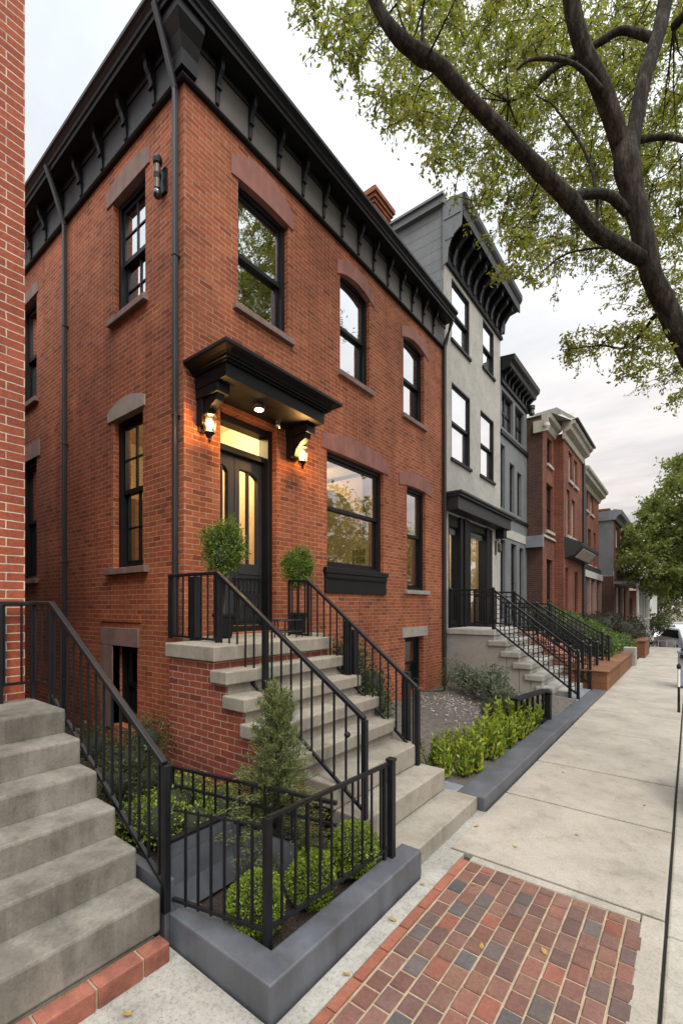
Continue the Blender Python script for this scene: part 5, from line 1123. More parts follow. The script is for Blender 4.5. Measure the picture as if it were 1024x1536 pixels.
MID=[(4.34,24.27,7.93,0.39),(4.38,26.81,8.59,0.40),(3.44,25.29,8.06,0.45),(3.38,27.70,8.67,0.43),(3.75,25.45,8.17,0.45),(3.75,25.26,8.12,0.36),(4.07,24.68,7.86,0.34),(4.08,29.32,9.02,0.38),(4.36,24.80,7.96,0.44),(4.39,27.32,8.61,0.40),(3.42,26.57,7.88,0.38),(3.35,29.78,8.63,0.39),(3.75,30.03,8.85,0.41),(3.76,29.79,8.79,0.52),(3.99,28.33,8.45,0.36),(3.99,27.95,8.35,0.39),(4.48,29.09,8.58,0.40),(4.46,28.30,8.39,0.46),(3.40,23.68,7.00,0.39),(3.26,29.52,8.32,0.44),(3.65,30.27,8.19,0.55),(3.66,28.85,7.88,0.39),(4.01,29.50,8.19,0.50),(4.01,29.62,8.21,0.39),(4.31,26.57,7.24,0.41),(4.32,27.17,7.37,0.44),(3.00,28.50,7.51,0.52),(3.00,28.44,7.50,0.52),(3.45,24.95,6.95,0.45),(3.47,24.19,6.79,0.43),(3.74,29.87,7.91,0.50),(3.78,25.31,6.95,0.36),(4.11,28.08,7.28,0.48),(4.10,26.26,6.92,0.45),(4.54,27.41,7.00,0.37),(4.55,27.85,7.08,0.40),(2.59,26.32,6.62,0.49),(2.65,25.25,6.42,0.37),(2.86,27.18,6.77,0.50),(2.88,26.54,6.65,0.46),(3.32,23.98,6.08,0.33),(3.15,30.12,7.21,0.39),(3.85,24.33,6.04,0.36),(3.82,29.30,6.94,0.53),(4.06,26.95,6.52,0.45),(4.06,24.51,6.08,0.39),(4.30,26.17,6.41,0.32),(4.31,27.32,6.62,0.37),(2.38,25.68,6.24,0.37),(2.30,26.86,6.46,0.47),(2.48,27.65,6.71,0.40),(2.46,28.00,6.78,0.45),(2.74,29.42,6.89,0.52),(2.82,27.56,6.56,0.52),(3.44,29.55,6.64,0.45),(3.44,29.69,6.66,0.42),(3.82,29.48,6.50,0.53),(3.82,28.54,6.34,0.47),(3.94,24.55,5.76,0.43),(3.93,29.46,6.59,0.52),(4.49,28.50,6.53,0.42),(4.52,30.41,6.86,0.47),(2.40,24.62,5.78,0.34),(2.29,26.20,6.04,0.35),(2.83,24.04,5.46,0.41),(2.62,28.32,6.14,0.36),(2.96,29.36,6.31,0.53),(3.03,27.49,6.01,0.48),(3.21,28.18,5.99,0.48),(3.25,26.52,5.73,0.37),(3.65,28.26,6.18,0.46),(3.65,27.98,6.13,0.48),(3.98,29.45,6.14,0.47),(3.99,25.19,5.49,0.35),(4.36,28.97,6.14,0.41),(4.32,25.67,5.63,0.45),(2.05,22.68,4.84,0.30),(1.74,26.35,5.36,0.41),(2.10,26.56,5.57,0.37),(2.19,25.18,5.37,0.36),(2.60,26.96,5.36,0.47),(2.52,28.46,5.56,0.36),(2.87,26.50,5.30,0.40),(2.76,28.96,5.63,0.41),(3.30,28.32,5.50,0.36),(3.37,25.30,5.09,0.45),(3.70,29.92,5.84,0.46),(3.71,29.81,5.83,0.41),(4.08,24.08,5.00,0.39),(4.09,27.59,5.49,0.39),(4.36,28.61,5.58,0.51),(4.37,29.27,5.67,0.52),(1.53,28.89,5.27,0.52),(1.80,25.67,4.87,0.37),(2.58,22.95,4.67,0.36),(2.21,28.95,5.46,0.55),(2.65,26.15,5.12,0.40),(2.58,27.39,5.29,0.41),(2.88,28.60,5.08,0.40),(2.95,26.92,4.88,0.34),(3.32,27.80,5.28,0.41),(3.27,29.83,5.54,0.46),(3.60,26.37,4.79,0.41),(3.57,28.65,5.06,0.42),(4.06,26.16,4.98,0.33),(4.06,27.45,5.15,0.41),(4.28,24.28,4.62,0.43),(4.35,30.21,5.34,0.42),(1.45,26.84,4.75,0.49),(1.39,27.40,4.82,0.44),(1.89,27.81,4.86,0.53),(2.26,22.94,4.30,0.32),(2.48,23.79,4.21,0.31),(2.15,28.94,4.76,0.55),(2.68,28.10,4.88,0.43),(2.80,25.60,4.60,0.37),(3.13,24.47,4.33,0.31),(3.16,23.69,4.24,0.36),(3.34,30.10,4.83,0.54),(3.35,29.63,4.78,0.46),(3.69,28.11,4.55,0.37),(3.70,27.52,4.49,0.41),(4.05,27.52,4.54,0.43),(4.05,26.18,4.40,0.34),(4.53,26.33,4.28,0.44),(4.60,29.84,4.63,0.42),(1.15,28.05,4.44,0.55),(1.33,26.27,4.26,0.51),(1.52,28.75,4.35,0.42),(2.05,22.65,3.78,0.43),(2.48,23.40,3.68,0.42),(2.27,26.68,3.96,0.49),(2.53,27.21,4.35,0.40),(2.70,24.07,4.04,0.33),(2.78,28.39,4.21,0.37),(2.95,24.50,3.86,0.43),(3.32,24.76,3.86,0.43),(3.25,27.41,4.10,0.35),(3.67,25.37,3.86,0.33),(3.65,26.45,3.96,0.33),(3.92,25.99,4.10,0.45),(3.91,30.06,4.48,0.44),(4.54,31.09,4.23,0.41),(4.50,29.19,4.07,0.51),(1.06,27.45,3.99,0.50),(1.22,25.95,3.86,0.35),(1.40,25.79,3.85,0.44),(1.69,22.92,3.61,0.42),(1.85,26.36,3.82,0.38),(2.04,23.96,3.62,0.34),(2.47,24.44,3.65,0.33),(2.30,27.25,3.88,0.46),(2.78,23.19,3.51,0.43),(2.57,27.03,3.82,0.35),(3.10,24.70,3.37,0.45),(3.11,24.47,3.35,0.37),(3.33,26.77,3.45,0.45),(3.28,28.40,3.56,0.40),(3.70,26.04,3.56,0.35),(3.71,24.90,3.48,0.46),(4.20,30.97,4.03,0.44),(4.19,29.36,3.90,0.44),(4.35,24.50,3.43,0.37),(4.37,26.02,3.54,0.46),(1.59,26.50,3.21,0.47),(1.53,27.10,3.24,0.39),(1.91,27.59,3.19,0.49),(2.16,24.19,3.00,0.46),(2.43,24.74,2.95,0.36),(2.19,28.64,3.16,0.55),(2.76,25.02,3.23,0.40),(2.85,23.18,3.12,0.34),(2.96,27.93,3.09,0.50),(3.08,24.70,2.92,0.44),(3.23,27.91,3.35,0.39),(3.35,23.58,3.08,0.39),(3.61,24.40,2.99,0.38),(3.52,29.79,3.28,0.44),(3.96,30.25,3.18,0.45),(3.96,29.03,3.12,0.40),(4.27,28.29,3.33,0.47),(4.24,25.17,3.15,0.32),(2.70,25.56,2.53,0.41),(2.76,24.41,2.49,0.34),(2.83,29.29,2.70,0.45),(2.98,25.63,2.57,0.37),(3.28,30.25,2.89,0.50),(3.38,25.99,2.71,0.41),(3.71,25.04,2.49,0.43),(3.70,25.71,2.51,0.38),(3.92,26.12,2.78,0.36),(3.91,28.27,2.87,0.36),(4.35,27.92,2.73,0.43),(4.32,25.43,2.63,0.35),(2.75,28.79,2.54,0.45),(2.96,23.93,2.39,0.42),(3.14,28.43,2.45,0.48),(3.19,26.89,2.41,0.44),(3.73,26.20,2.35,0.42),(3.74,25.41,2.33,0.43),(4.16,25.26,2.19,0.35),(4.18,28.17,2.25,0.42),(4.36,26.95,2.45,0.38),(4.34,25.04,2.40,0.45),(7.64,23.46,3.72,0.60),(5.38,22.03,3.94,0.60),(6.69,28.31,3.63,0.60),(6.39,27.79,7.20,0.60),(6.93,28.81,3.07,0.60),(5.04,28.52,5.40,0.60),(7.01,28.55,7.52,0.60),(7.02,25.83,8.36,0.60),(6.88,26.34,7.86,0.60),(5.77,25.10,6.36,0.60),(7.93,23.71,4.39,0.60),(4.95,27.85,5.60,0.60),(6.22,25.22,4.88,0.60),(6.57,23.43,5.61,0.60),(5.10,26.59,5.72,0.60),(6.00,24.84,7.70,0.60),(5.40,26.74,8.77,0.60),(5.85,25.78,6.94,0.60),(6.29,29.03,8.27,0.60),(5.40,26.52,5.58,0.60),(6.15,27.73,3.75,0.60),(5.55,24.21,5.33,0.60),(5.67,24.69,8.65,0.60),(6.70,24.84,3.13,0.60),(6.76,27.42,6.21,0.60),(4.75,27.45,7.68,0.60),(6.52,28.02,4.80,0.60),(5.89,24.34,7.47,0.60),(7.13,26.86,5.82,0.60),(5.60,30.76,2.75,0.60),(6.52,24.78,7.71,0.60),(7.89,27.26,7.19,0.60),(5.30,30.91,5.44,0.60),(7.56,22.24,4.65,0.60),(6.97,23.55,2.56,0.60),(5.71,28.27,8.10,0.60),(5.24,27.34,8.15,0.60),(7.19,27.73,5.69,0.60),(5.37,24.48,6.17,0.60),(5.63,28.32,4.11,0.60),(6.72,23.90,6.96,0.60),(7.61,30.02,5.22,0.60),(7.75,23.26,5.05,0.60),(5.57,25.51,2.86,0.60),(5.82,27.37,7.38,0.60),(6.11,30.31,6.89,0.60),(7.12,29.55,4.81,0.60),(7.20,26.34,4.37,0.60),(6.88,28.36,2.82,0.60),(7.03,30.59,2.72,0.60),(7.82,25.83,8.55,0.60),(5.94,26.10,6.76,0.60),(5.62,24.10,6.77,0.60),(5.75,22.23,4.39,0.60),(7.65,28.62,3.37,0.60),(6.33,27.40,3.63,0.60),(7.39,30.77,6.78,0.60),(7.28,25.64,4.11,0.60),(6.90,29.87,7.28,0.60),(5.11,30.98,8.38,0.60)]

# ------------------------------------------------------------------ third house (dark grey)
def simple_window(parent, mp, a0, a1, z0, z1, glass='glass_far', depth=.12, fw=.05, mat='black', muntins=0, blind=None, sill=None):
    m = M(); d = -depth
    m.box(a0, a0+fw, d-.04, d+.04, z0, z1, mp); m.box(a1-fw, a1, d-.04, d+.04, z0, z1, mp)
    m.box(a0+fw, a1-fw, d-.04, d+.04, z1-fw, z1, mp); m.box(a0+fw, a1-fw, d-.04, d+.04, z0, z0+fw, mp)
    zm = (z0+z1)/2; m.box(a0+fw, a1-fw, d-.03, d+.03, zm-.03, zm+.03, mp)
    for i in range(muntins):
        a = a0+(a1-a0)*(i+1)/(muntins+1); m.box(a-.025, a+.025, d-.032, d+.032, z0+fw, zm-.03, mp); m.box(a-.025, a+.025, d-.032, d+.032, zm+.03, z1-fw, mp)
    w = obj('window', m, mat, parent)
    g = M(); g.quad(*[mp(a, d, z) for a, z in ((a0, z0), (a1, z0), (a1, z1), (a0, z1))]); obj('glass', g, glass, w)
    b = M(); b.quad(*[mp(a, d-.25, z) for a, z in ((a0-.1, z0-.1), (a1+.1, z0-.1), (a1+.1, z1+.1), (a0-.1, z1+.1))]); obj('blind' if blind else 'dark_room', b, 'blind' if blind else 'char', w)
    if sill:
        s = M(); s.box(a0-.06, a1+.06, -.05, .06, z0-.09, z0-.002, mp); obj('sill', s, sill, w)
    return w
h3 = thing('grey_house', (-2, 13.3, 0), 'narrow dark grey row house with tall slit windows beside the pale house', 'house')
F3 = FX(-.01)
O3 = [(12.25, 13.25, 6.50, 7.50), (13.42, 14.30, 6.50, 7.50), (12.16, 12.52, 4.32, 6.02), (12.92, 13.35, 4.32, 5.70), (13.62, 14.05, 4.32, 5.60), (12.16, 12.55, 1.30, 3.46), (13.05, 13.55, 1.30, 3.44), (13.85, 14.25, 1.3, 3.4)]
m = M(); wall(m, F3, 12.104, 14.6, -.1, 7.9, O3); m.quad((-5, 14.6, -.1), (-.01, 14.6, -.1), (-.01, 14.6, 7.9), (-5, 14.6, 7.9)); m.quad((-5, 12.104, 7.9), (-.01, 12.104, 7.9), (-.01, 14.6, 7.9), (-5, 14.6, 7.9))
obj('wall', m, 'greyp', h3)
for i, o in enumerate(O3): simple_window(h3, F3, *o, blind=i < 2, muntins=1 if i < 2 else 0)
for z0, z1 in ((6.27, 6.38), (4.12, 4.2)): m = M(); m.box(12.11, 14.62, -.02, .05, z0, z1, F3); obj('string_course', m, 'black', h3)
m = M(); m.box(12.11, 14.60, -.02, .02, 3.55, 3.80, F3); obj('stone_band', m, 'stucco', h3)
m = M()
cprof(m, [(-.02, 7.62), (.06, 7.62), (.06, 7.72), (.03, 7.74), (.03, 7.92), (.10, 7.95), (.26, 8.0), (.28, 8.1), (.36, 8.16), (.38, 8.28), (-.02, 8.32)], F3, 12.13, 14.66); c3 = obj('cornice', m, 'black', h3)
for i in range(8):
    a = 12.3+.32*i; m = M(); m.prism([(.03, 7.70), (.08, 7.72), (.10, 7.85), (.22, 7.95), (.24, 8.0), (.03, 8.0)], lambda p, q, t: F3(t, p, q), a-.04, a+.04); obj('bracket', m, 'black', c3)
m = M(); m.lathe([(.05, 0), (.09, .05), (.07, .16), (.1, .2), (.1, .3)], (.12, 14.66, 7.55), 10); obj('end_scroll', m, 'char', c3)
m = M(); m.box(.0, .5, 14.40, 14.56, 3.45, 3.80); obj('blue_panel', m, 'slate2', h3)

# ------------------------------------------------------------------ brick bay house
h4 = thing('bay_house', (-2, 17, 0), 'old red brick house with a projecting bay and white gabled cornice', 'house')
F4, F4b = FX(.44), FX(.73)
O4 = [(15.18, 15.80, 6.15, 7.0), (15.10, 15.95, 4.05, 5.55), (15.12, 15.90, .6, 3.15)]
O4b = [(16.85, 17.45, 5.95, 6.95), (17.75, 18.35, 5.95, 6.9), (16.55, 17.05, 4.05, 5.6), (17.35, 17.95, 4.05, 5.4), (16.35, 16.8, .8, 2.95), (17.9, 18.5, .8, 2.9)]
m = M(); wall(m, F4, 14.62, 16.1, -.3, 7.35, O4); wall(m, F4b, 16.1, 19.4, -.3, 7.3, O4b); m.quad((-.2, 16.1, -.3), (.73, 16.1, -.3), (.73, 16.1, 7.3), (-.2, 16.1, 7.3)); m.quad((-.5, 19.4, -.3), (.73, 19.4, -.3), (.73, 19.4, 7.3), (-.5, 19.4, 7.3))
obj('wall', m, 'brick_far', h4)
m = M(); m.box(-5, .435, 14.61, 14.66, -.3, 7.4); obj('side_wall', m, 'brick_dark', h4)
for o in O4: simple_window(h4, F4, *o, sill='cream', glass='glass_low')
for i, o in enumerate(O4b): simple_window(h4, F4b, *o, sill='cream' if i < 4 else None, blind=i < 4, muntins=1 if i < 4 else 0, mat='black' if i > 3 else 'cream', glass='glass_low')
m = M()
cprof(m, [(-.02, 7.1), (.05, 7.1), (.08, 7.2), (.06, 7.3), (.22, 7.38), (.26, 7.5), (.33, 7.54), (.36, 7.62), (-.02, 7.66)], F4b, 16.0, 19.45)
cprof(m, [(-.02, 7.12), (.06, 7.14), (.12, 7.3), (.22, 7.36), (.26, 7.46), (-.02, 7.5)], F4, 14.58, 16.1)
c4 = obj('cornice', m, 'cream', h4)
m = M()
m.add([(.70, 14.6, 7.48), (-.6, 14.6, 7.5), (-.6, 16.6, 8.35), (.98, 16.5, 8.05), (.98, 16.0, 7.64)], [(0, 1, 2, 3, 4)]); m.add([(1.12, 16.0, 7.66), (1.12, 19.5, 7.66), (.5, 19.5, 7.95), (.5, 16.2, 8.25)], [(0, 1, 2, 3)]); m.add([(1.10, 16.0, 7.66), (.5, 16.2, 8.25), (-.6, 16.6, 8.35), (-.6, 16.0, 7.5)], [(0, 1, 2, 3)])
obj('roof', m, 'stucco', h4)
m = M(); m.box(.55, 1.16, 16.1, 19.55, 7.665, 7.72); obj('gutter', m, 'char', c4)
m = M(); m.box(.2, .62, 14.52, 14.60, 6.95, 7.3); m.lathe([(.08, 0), (.12, .1), (.1, .2)], (.55, 14.6, 7.0), 10); obj('end_bracket', m, 'cream', c4)
m = M(); m.prism([(.732, 3.95), (1.25, 3.72), (1.25, 3.62), (.95, 3.32), (.732, 3.25)], lambda p, q, t: (p, t, q), 16.2, 19.6); obj('oriel_base', m, 'char', h4)
m = M(); m.prism([(.97, 3.30), (1.22, 3.56), (1.22, 3.545), (.98, 3.285)], lambda p, q, t: (p, t, q), 16.6, 19.2); obj('oriel_panel', m, 'cream', h4)
m = M(); m.box(.441, .50, 14.62, 16.1, 3.78, 3.85); obj('string_course', m, 'cream', h4)
m = M(); m.sweep([(.79, 19.3, 0), (.79, 19.3, 7.1)], .05, 6); obj('downspout', m, 'char', h4)

# ------------------------------------------------------------------ fifth and sixth houses, the little red one
h5 = thing('brick_shop_house', (-2, 22, 0), 'red brick house with cream cornice and pale shopfront band beyond the bay house', 'house')
F5 = FX(.55)
O5 = [(19.75, 20.4, 5.7, 6.5), (20.9, 21.7, 5.7, 6.5), (22.2, 23.0, 5.7, 6.5), (20.1, 20.8, 3.45, 5.0), (21.7, 22.4, 3.45, 5.0), (23.1, 23.7, 3.45, 5.0), (19.8, 21.2, -.2, 2.75), (21.6, 22.6, -.2, 2.75), (23.0, 24.1, -.2, 2.75)]
m = M(); wall(m, F5, 19.41, 24.5, -.8, 6.9, O5); m.quad((-4, 19.41, 6.9), (.55, 19.41, 6.9), (.55, 24.5, 6.9), (-4, 24.5, 6.9)); m.quad((-4, 19.41, -.8), (.55, 19.41, -.8), (.55, 19.41, 6.9), (-4, 19.41, 6.9))
obj('wall', m, 'brick_far', h5)
for i, o in enumerate(O5): simple_window(h5, F5, *o, glass='glass_low', mat='black' if i > 2 else 'cream', sill=None if i > 5 else 'cream')
m = M(); cprof(m, [(-.02, 6.55), (.05, 6.55), (.10, 6.7), (.28, 6.78), (.30, 6.9), (.38, 6.95), (.40, 7.04), (-.02, 7.1)], F5, 19.42, 24.6); obj('cornice', m, 'cream', h5)
m = M(); m.box(19.42, 24.5, .001, .18, 2.85, 3.12, F5); obj('shopfront_band', m, 'stucco', h5)
m = M(); m.box(19.42, 24.5, .001, .10, 3.125, 3.38, F5); obj('shopfront_cap', m, 'char', h5)
m = M()
for a in (19.6, 21.4, 22.8, 24.3):
    m = M(); m.box(a-.09, a+.09, .001, .14, -.8, 2.845, F5); obj('pilaster', m, 'stone', h5)
m = M(); m.sweep([(.62, 20.6, 0), (.62, 20.6, 6.5)], .05, 6); obj('downspout', m, 'char', h5)

h6 = thing('porch_house', (-2, 28, -.3), 'grey sided house with tall white-framed windows and a white columned porch', 'house')
F6 = FX(1.17)
O6 = [(25.2, 26.3, 3.6, 5.5), (27.0, 28.1, 3.6, 5.5), (28.8, 29.9, 3.6, 5.5), (25.4, 26.8, .2, 2.6), (28, 29.2, .2, 2.6)]
m = M(); wall(m, F6, 24.52, 31.2, -1.2, 6.0, O6); obj('wall', m, 'brick_far', h6)
m = M(); m.box(-4, 1.16, 24.51, 24.54, 3.1, 6.0); obj('side_wall', m, 'greyp', h6)
m = M(); m.box(-4, 1.16, 24.512, 24.54, -1.2, 3.09); obj('side_wall', m, 'brick_dark', h6)
for i, o in enumerate(O6): simple_window(h6, F6, *o, mat='white', blind=i < 3, glass='glass_low', muntins=1, fw=.09)
m = M(); cprof(m, [(-.02, 5.7), (.08, 5.7), (.14, 5.85), (.30, 5.95), (.34, 6.12), (-.02, 6.2)], F6, 24.42, 31.3); m.box(-4, 1.2, 24.44, 24.53, 5.7, 6.15); obj('cornice', m, 'slate2', h6)
m = M(); m.box(-4, 1.0, 24.52, 31, 6.2, 6.28); obj('roof', m, 'planter_orange', h6)
m = M(); m.box(1.18, 2.2, 24.45, 31.0, 2.72, 2.84); obj('porch_roof', m, 'stucco', h6)
m = M(); m.box(1.18, 2.3, 24.4, 31.0, 2.84, 2.9); obj('porch_roof_edge', m, 'char', h6)
for a in (24.6, 26.2, 27.8, 29.4, 30.9):
    m = M(); m.lathe([(.09, 0), (.08, .1), (.065, .2), (.06, 2.3), (.08, 2.4), (.1, 2.47)], (2.1, a, .25), 10); obj('column', m, 'white', h6)
m = M(); m.box(1.18, 2.25, 24.4, 31.0, .12, .25); obj('porch_floor', m, 'stucco', h6)
m = M(); m.sweep([(2.16, 24.5, 1.02), (2.16, 31, 1.02)], 1, sq=(.06, .05)); m.sweep([(2.16, 24.5, .4), (2.16, 31, .4)], 1, sq=(.05, .04)); m.sweep([(1.2, 24.45, 1.02), (2.16, 24.45, 1.02)], 1, sq=(.06, .05)); m.sweep([(1.2, 24.45, .4), (2.16, 24.45, .4)], 1, sq=(.05, .04))
for i in range(40): m.box(2.15, 2.17, 24.6+.16*i, 24.63+.16*i, .42, 1.0)
for i in range(8): m.box(1.25+.12*i, 1.28+.12*i, 24.44, 24.46, .42, 1.0)
obj('porch_railing', m, 'white', h6)

h7 = thing('small_red_house', (.8, 38, -1.4), 'small far red house with brown hipped porch roof under the trees', 'house')
m = M(); wall(m, FX(1.3), 36, 40, -2, 2.7, [(36.5, 37.3, .2, 2.1), (38.3, 39.1, .2, 2.1)]); m.quad((-3, 36, -2), (1.3, 36, -2), (1.3, 36, 2.7), (-3, 36, 2.7)); obj('wall', m, 'brick_edge', h7)
m = M(); m.box(.2, .9, 35.93, 35.99, .2, 2.2); m.box(1.305, 1.35, 36.5, 37.3, .2, 2.1); m.box(1.305, 1.35, 38.3, 39.1, .2, 2.1); obj('window', m, 'char', h7)
m = M(); m.add([(-3.2, 35.2, 2.7), (2.2, 35.2, 2.7), (2.2, 40.4, 2.7), (-3.2, 40.4, 2.7), (-1.4, 37.5, 4.0), (.4, 37.5, 4.0)], [(0, 1, 5, 4), (1, 2, 5), (2, 3, 4, 5), (3, 0, 4), (0, 1, 2, 3)]); obj('roof', m, 'terra', h7)
m = M()
for x, y in ((2.0, 35.5), (2.0, 37.6), (2.0, 40)):
    m = M(); m.box(x-.08, x+.08, y-.08, y+.08, -1.6, 2.69); obj('porch_post', m, 'white', h7)

# ------------------------------------------------------------------ trees
def clump_leaves(cl, sub, per, L, W, rng, tw=None, down=.35, flat=.55):
    V = []
    for (x, y, z, r) in cl:
        c = np.array([x, y, z])
        for k in range(sub):
            d = rng.normal(size=3); d[2] = d[2]*flat-down*.6; d /= np.linalg.norm(d)
            s = c+rng.normal(size=3)*r*.22
            ln = r*rng.uniform(.8, 1.5); e = s+d*ln; mid = (s+e)/2+np.array([0, 0, ln*.10])
            u = rng.uniform(0, 1, per)
            q = (1-u)[:, None]**2*s+2*((1-u)*u)[:, None]*mid+(u**2)[:, None]*e
            q = q+rng.normal(size=(per, 3))*L*.55
            dd = d*.6+rng.normal(size=(per, 3))*.7+np.array([0, 0, -.35])
            V.append(leaf_arrays(q, dd, L, W, rng))
            if tw is not None: tw.sweep([tuple(s), tuple(mid), tuple(e)], [.0045, .0035, .0015], 3, cap=False)
    return np.concatenate(V)

tree = thing('street_tree', (4.75, 5.25, 0), 'large rough-barked street tree leaning over the sidewalk with airy yellow-green leaves', 'tree')
def smooth_path(pts, k=5):
    P = [Vector(p[:3]) for p in pts]; Rr = [p[3] for p in pts]; out, rr = [], []
    for i in range(len(P)-1):
        p0, p1, p2, p3 = P[max(i-1, 0)], P[i], P[i+1], P[min(i+2, len(P)-1)]
        for j in range(k):
            t = j/k; t2, t3 = t*t, t*t*t
            out.append(.5*((2*p1)+(p2-p0)*t+(2*p0-5*p1+4*p2-p3)*t2+(3*p1-p0-3*p2+p3)*t3)); rr.append(Rr[i]+(Rr[i+1]-Rr[i])*t)
    out.append(P[-1]); rr.append(Rr[-1]); return out, rr
tr = M()
for k, pts in LIMBS.items():
    p, r = smooth_path(pts, 6)
    big = max(r) > .05
    r = [q*(.53 if big else .66)*(1+.035*math.sin(i*.9+len(k))+random.uniform(-.02, .03)) for i, q in enumerate(r)]
    tr.sweep(p, r, 40 if big else 7, jit=.012 if big else .03, ridge=.045 if big else 0)
obj('trunk', tr, 'bark', tree, smooth=True)
# boughs linking the limbs to the leaf clumps
nodes = [(Vector(p[:3]), p[3]) for l in LIMBS.values() for p in l if p[2] > 4]
bt = M()
for c in (CLUMPS+OUTER)[::2]:
    v = Vector(c[:3]); b = min(nodes, key=lambda q: (q[0]-v).length); ln = (b[0]-v).length
    if ln < .05 or ln > 1.25: continue
    md = b[0].lerp(v, .5)+Vector((random.uniform(-.2, .2)*ln, random.uniform(-.2, .2)*ln, .16*ln))
    q = smooth_path([(*b[0], .009), (*b[0].lerp(md, .55), .0065), (*md, .005), (*v, .002)], 4); bt.sweep(q[0], q[1], 4, cap=False)
lv = clump_leaves(CLUMPS, 9, 30, .047, .46, RNG, bt)
obj('boughs', bt, 'bark', tree)
lo2 = clump_leaves(OUTER[:95]+EXTRA, 6, 20, .065, .48, RNG)
link('crown', leaf_mesh('crown', np.concatenate([lv, lo2]), 'l_tree'), tree)
tg = thing('tree_guard', (4.2, 4.7, 0), 'black curved steel tree guard at the curb edge of the frame', 'tree guard')
m = M()
for k in range(13):
    a0, a1 = math.pi*(.55+.9*k/13), math.pi*(.55+.9*(k+1)/13)
    c = (4.60, 4.85); f = lambda a, r: (c[0]+r*math.cos(a), c[1]+r*1.2*math.sin(a))
    h = lambda a: .40-.16*abs(math.sin((a-math.pi)*.9))
    p = [f(a0, .63), f(a1, .63), f(a1, .60), f(a0, .60)]
    m.add([(*p[0], 0), (*p[1], 0), (*p[2], 0), (*p[3], 0), (*p[0], h(a0)), (*p[1], h(a1)), (*p[2], h(a1)), (*p[3], h(a0))], [(0, 1, 5, 4), (3, 7, 6, 2), (4, 5, 6, 7), (0, 4, 7, 3), (1, 2, 6, 5)])
obj('panel', m, 'iron', tg)

def far_tree(name, label, cl, trunk, mat, L, sub, per, group=None, core=True):
    t = thing(name, (trunk[0][0], trunk[0][1], trunk[0][2]), label, 'tree', group)
    m = M(); m.sweep([p[:3] for p in trunk], [p[3] for p in trunk], 9, jit=.05)
    for c in cl[::6]:
        a = Vector(trunk[-2][:3]); m.sweep([a, a.lerp(Vector(c[:3]), .5)+Vector((0, 0, .3)), Vector(c[:3])], [.07, .045, .02], 5)
    obj('trunk', m, 'bark', t)
    link('crown', leaf_mesh('crown', clump_leaves(cl, sub, per, L, .55, RNG, None, .2, .7), mat), t)
far_tree('bushy_tree', 'bushy dark green tree at the right edge beyond the row houses', MID, [(5.2, 26.5, -.5, .3), (5.0, 26.5, 2.5, .24), (4.8, 26.4, 4.5, .18), (4.7, 26.3, 7, .08)], 'l_mid', .17, 6, 26)
def rand_crown(x, y, z, rx, rz, n, r): return [(x+random.gauss(0, rx*.5), y+random.gauss(0, rx*.5), z+random.gauss(0, rz*.45), r) for _ in range(n)]
far_tree('olive_tree', 'hazy olive tree far behind the parked cars', rand_crown(1.7, 52, 1.9, 3.4, 2.6, 60, .8), [(1.5, 52, -1.6, .25), (1.5, 52, .5, .2), (1.5, 52, 3, .1)], 'l_olive', .24, 5, 24)
far_tree('olive_tree', 'low olive tree beside the small red house', rand_crown(-1.2, 47, 2.2, 2.6, 2.2, 45, .8), [(-1.2, 47, -1.6, .25), (-1.2, 47, .5, .2), (-1.2, 47, 3, .1)], 'l_olive', .24, 5, 24)
far_tree('dark_tree', 'dark leafy tree between the porch house and the far street', rand_crown(1.9, 33.5, .4, 1.1, 1.6, 26, .5), [(1.9, 33.5, -1.3, .12), (1.9, 33.5, 0, .1), (1.9, 33.5, 1.5, .05)], 'l_dark', .15, 5, 24)
far_tree('opposite_tree', 'broad street tree on the other side of the street, mirrored in the wide parlour window', rand_crown(13.5, 20, 5.4, 4.2, 3.0, 90, .9), [(13.5, 20, -.1, .3), (13.5, 20, 2.2, .25), (13.4, 20, 4.2, .2), (13.4, 20, 7, .1)], 'l_tree', .22, 5, 24, 'trees across the street')
far_tree('opposite_tree', 'slimmer street tree across the street farther along, mirrored in the narrow windows', rand_crown(13.0, 29, 5.0, 4.4, 3.0, 90, .9), [(13, 29, -.1, .3), (13, 29, 2.2, .25), (13, 29, 4.2, .2), (13, 29, 7, .1)], 'l_tree', .22, 5, 24, 'trees across the street')

# ------------------------------------------------------------------ street furniture and cars
t = thing('litter_bin', (4.1, 11.6, 0), 'blue-grey street bin with a dark flap at the right edge of the sidewalk', 'bin')
m = M(); m.box(3.80, 4.15, 11.45, 11.85, .03, .70); m.box(3.785, 4.165, 11.435, 11.865, .70, .76); obj('body', m, 'binm', t, .02)
m = M(); m.box(3.84, 4.11, 11.40, 11.44, .60, .685); m.box(3.85, 4.1, 11.41, 11.86, .762, .80); obj('flap', m, 'black', t, .01)
t = thing('marker_post', (3.855, 8.8, 0), 'slim black and white marker post at the edge of the sidewalk', 'post')
m = M(); m.lathe([(.022, 0), (.018, .05), (.016, .40)], (3.858, 8.8, 0), 10); obj('shaft', m, 'iron', t)
m = M(); m.lathe([(.026, .68), (.03, .72), (.015, .76)], (3.858, 8.8, 0), 10); obj('cap', m, 'iron', t)
m = M(); m.lathe([(.018, .40), (.018, .68)], (3.858, 8.8, 0), 10); obj('sleeve', m, 'white', t)

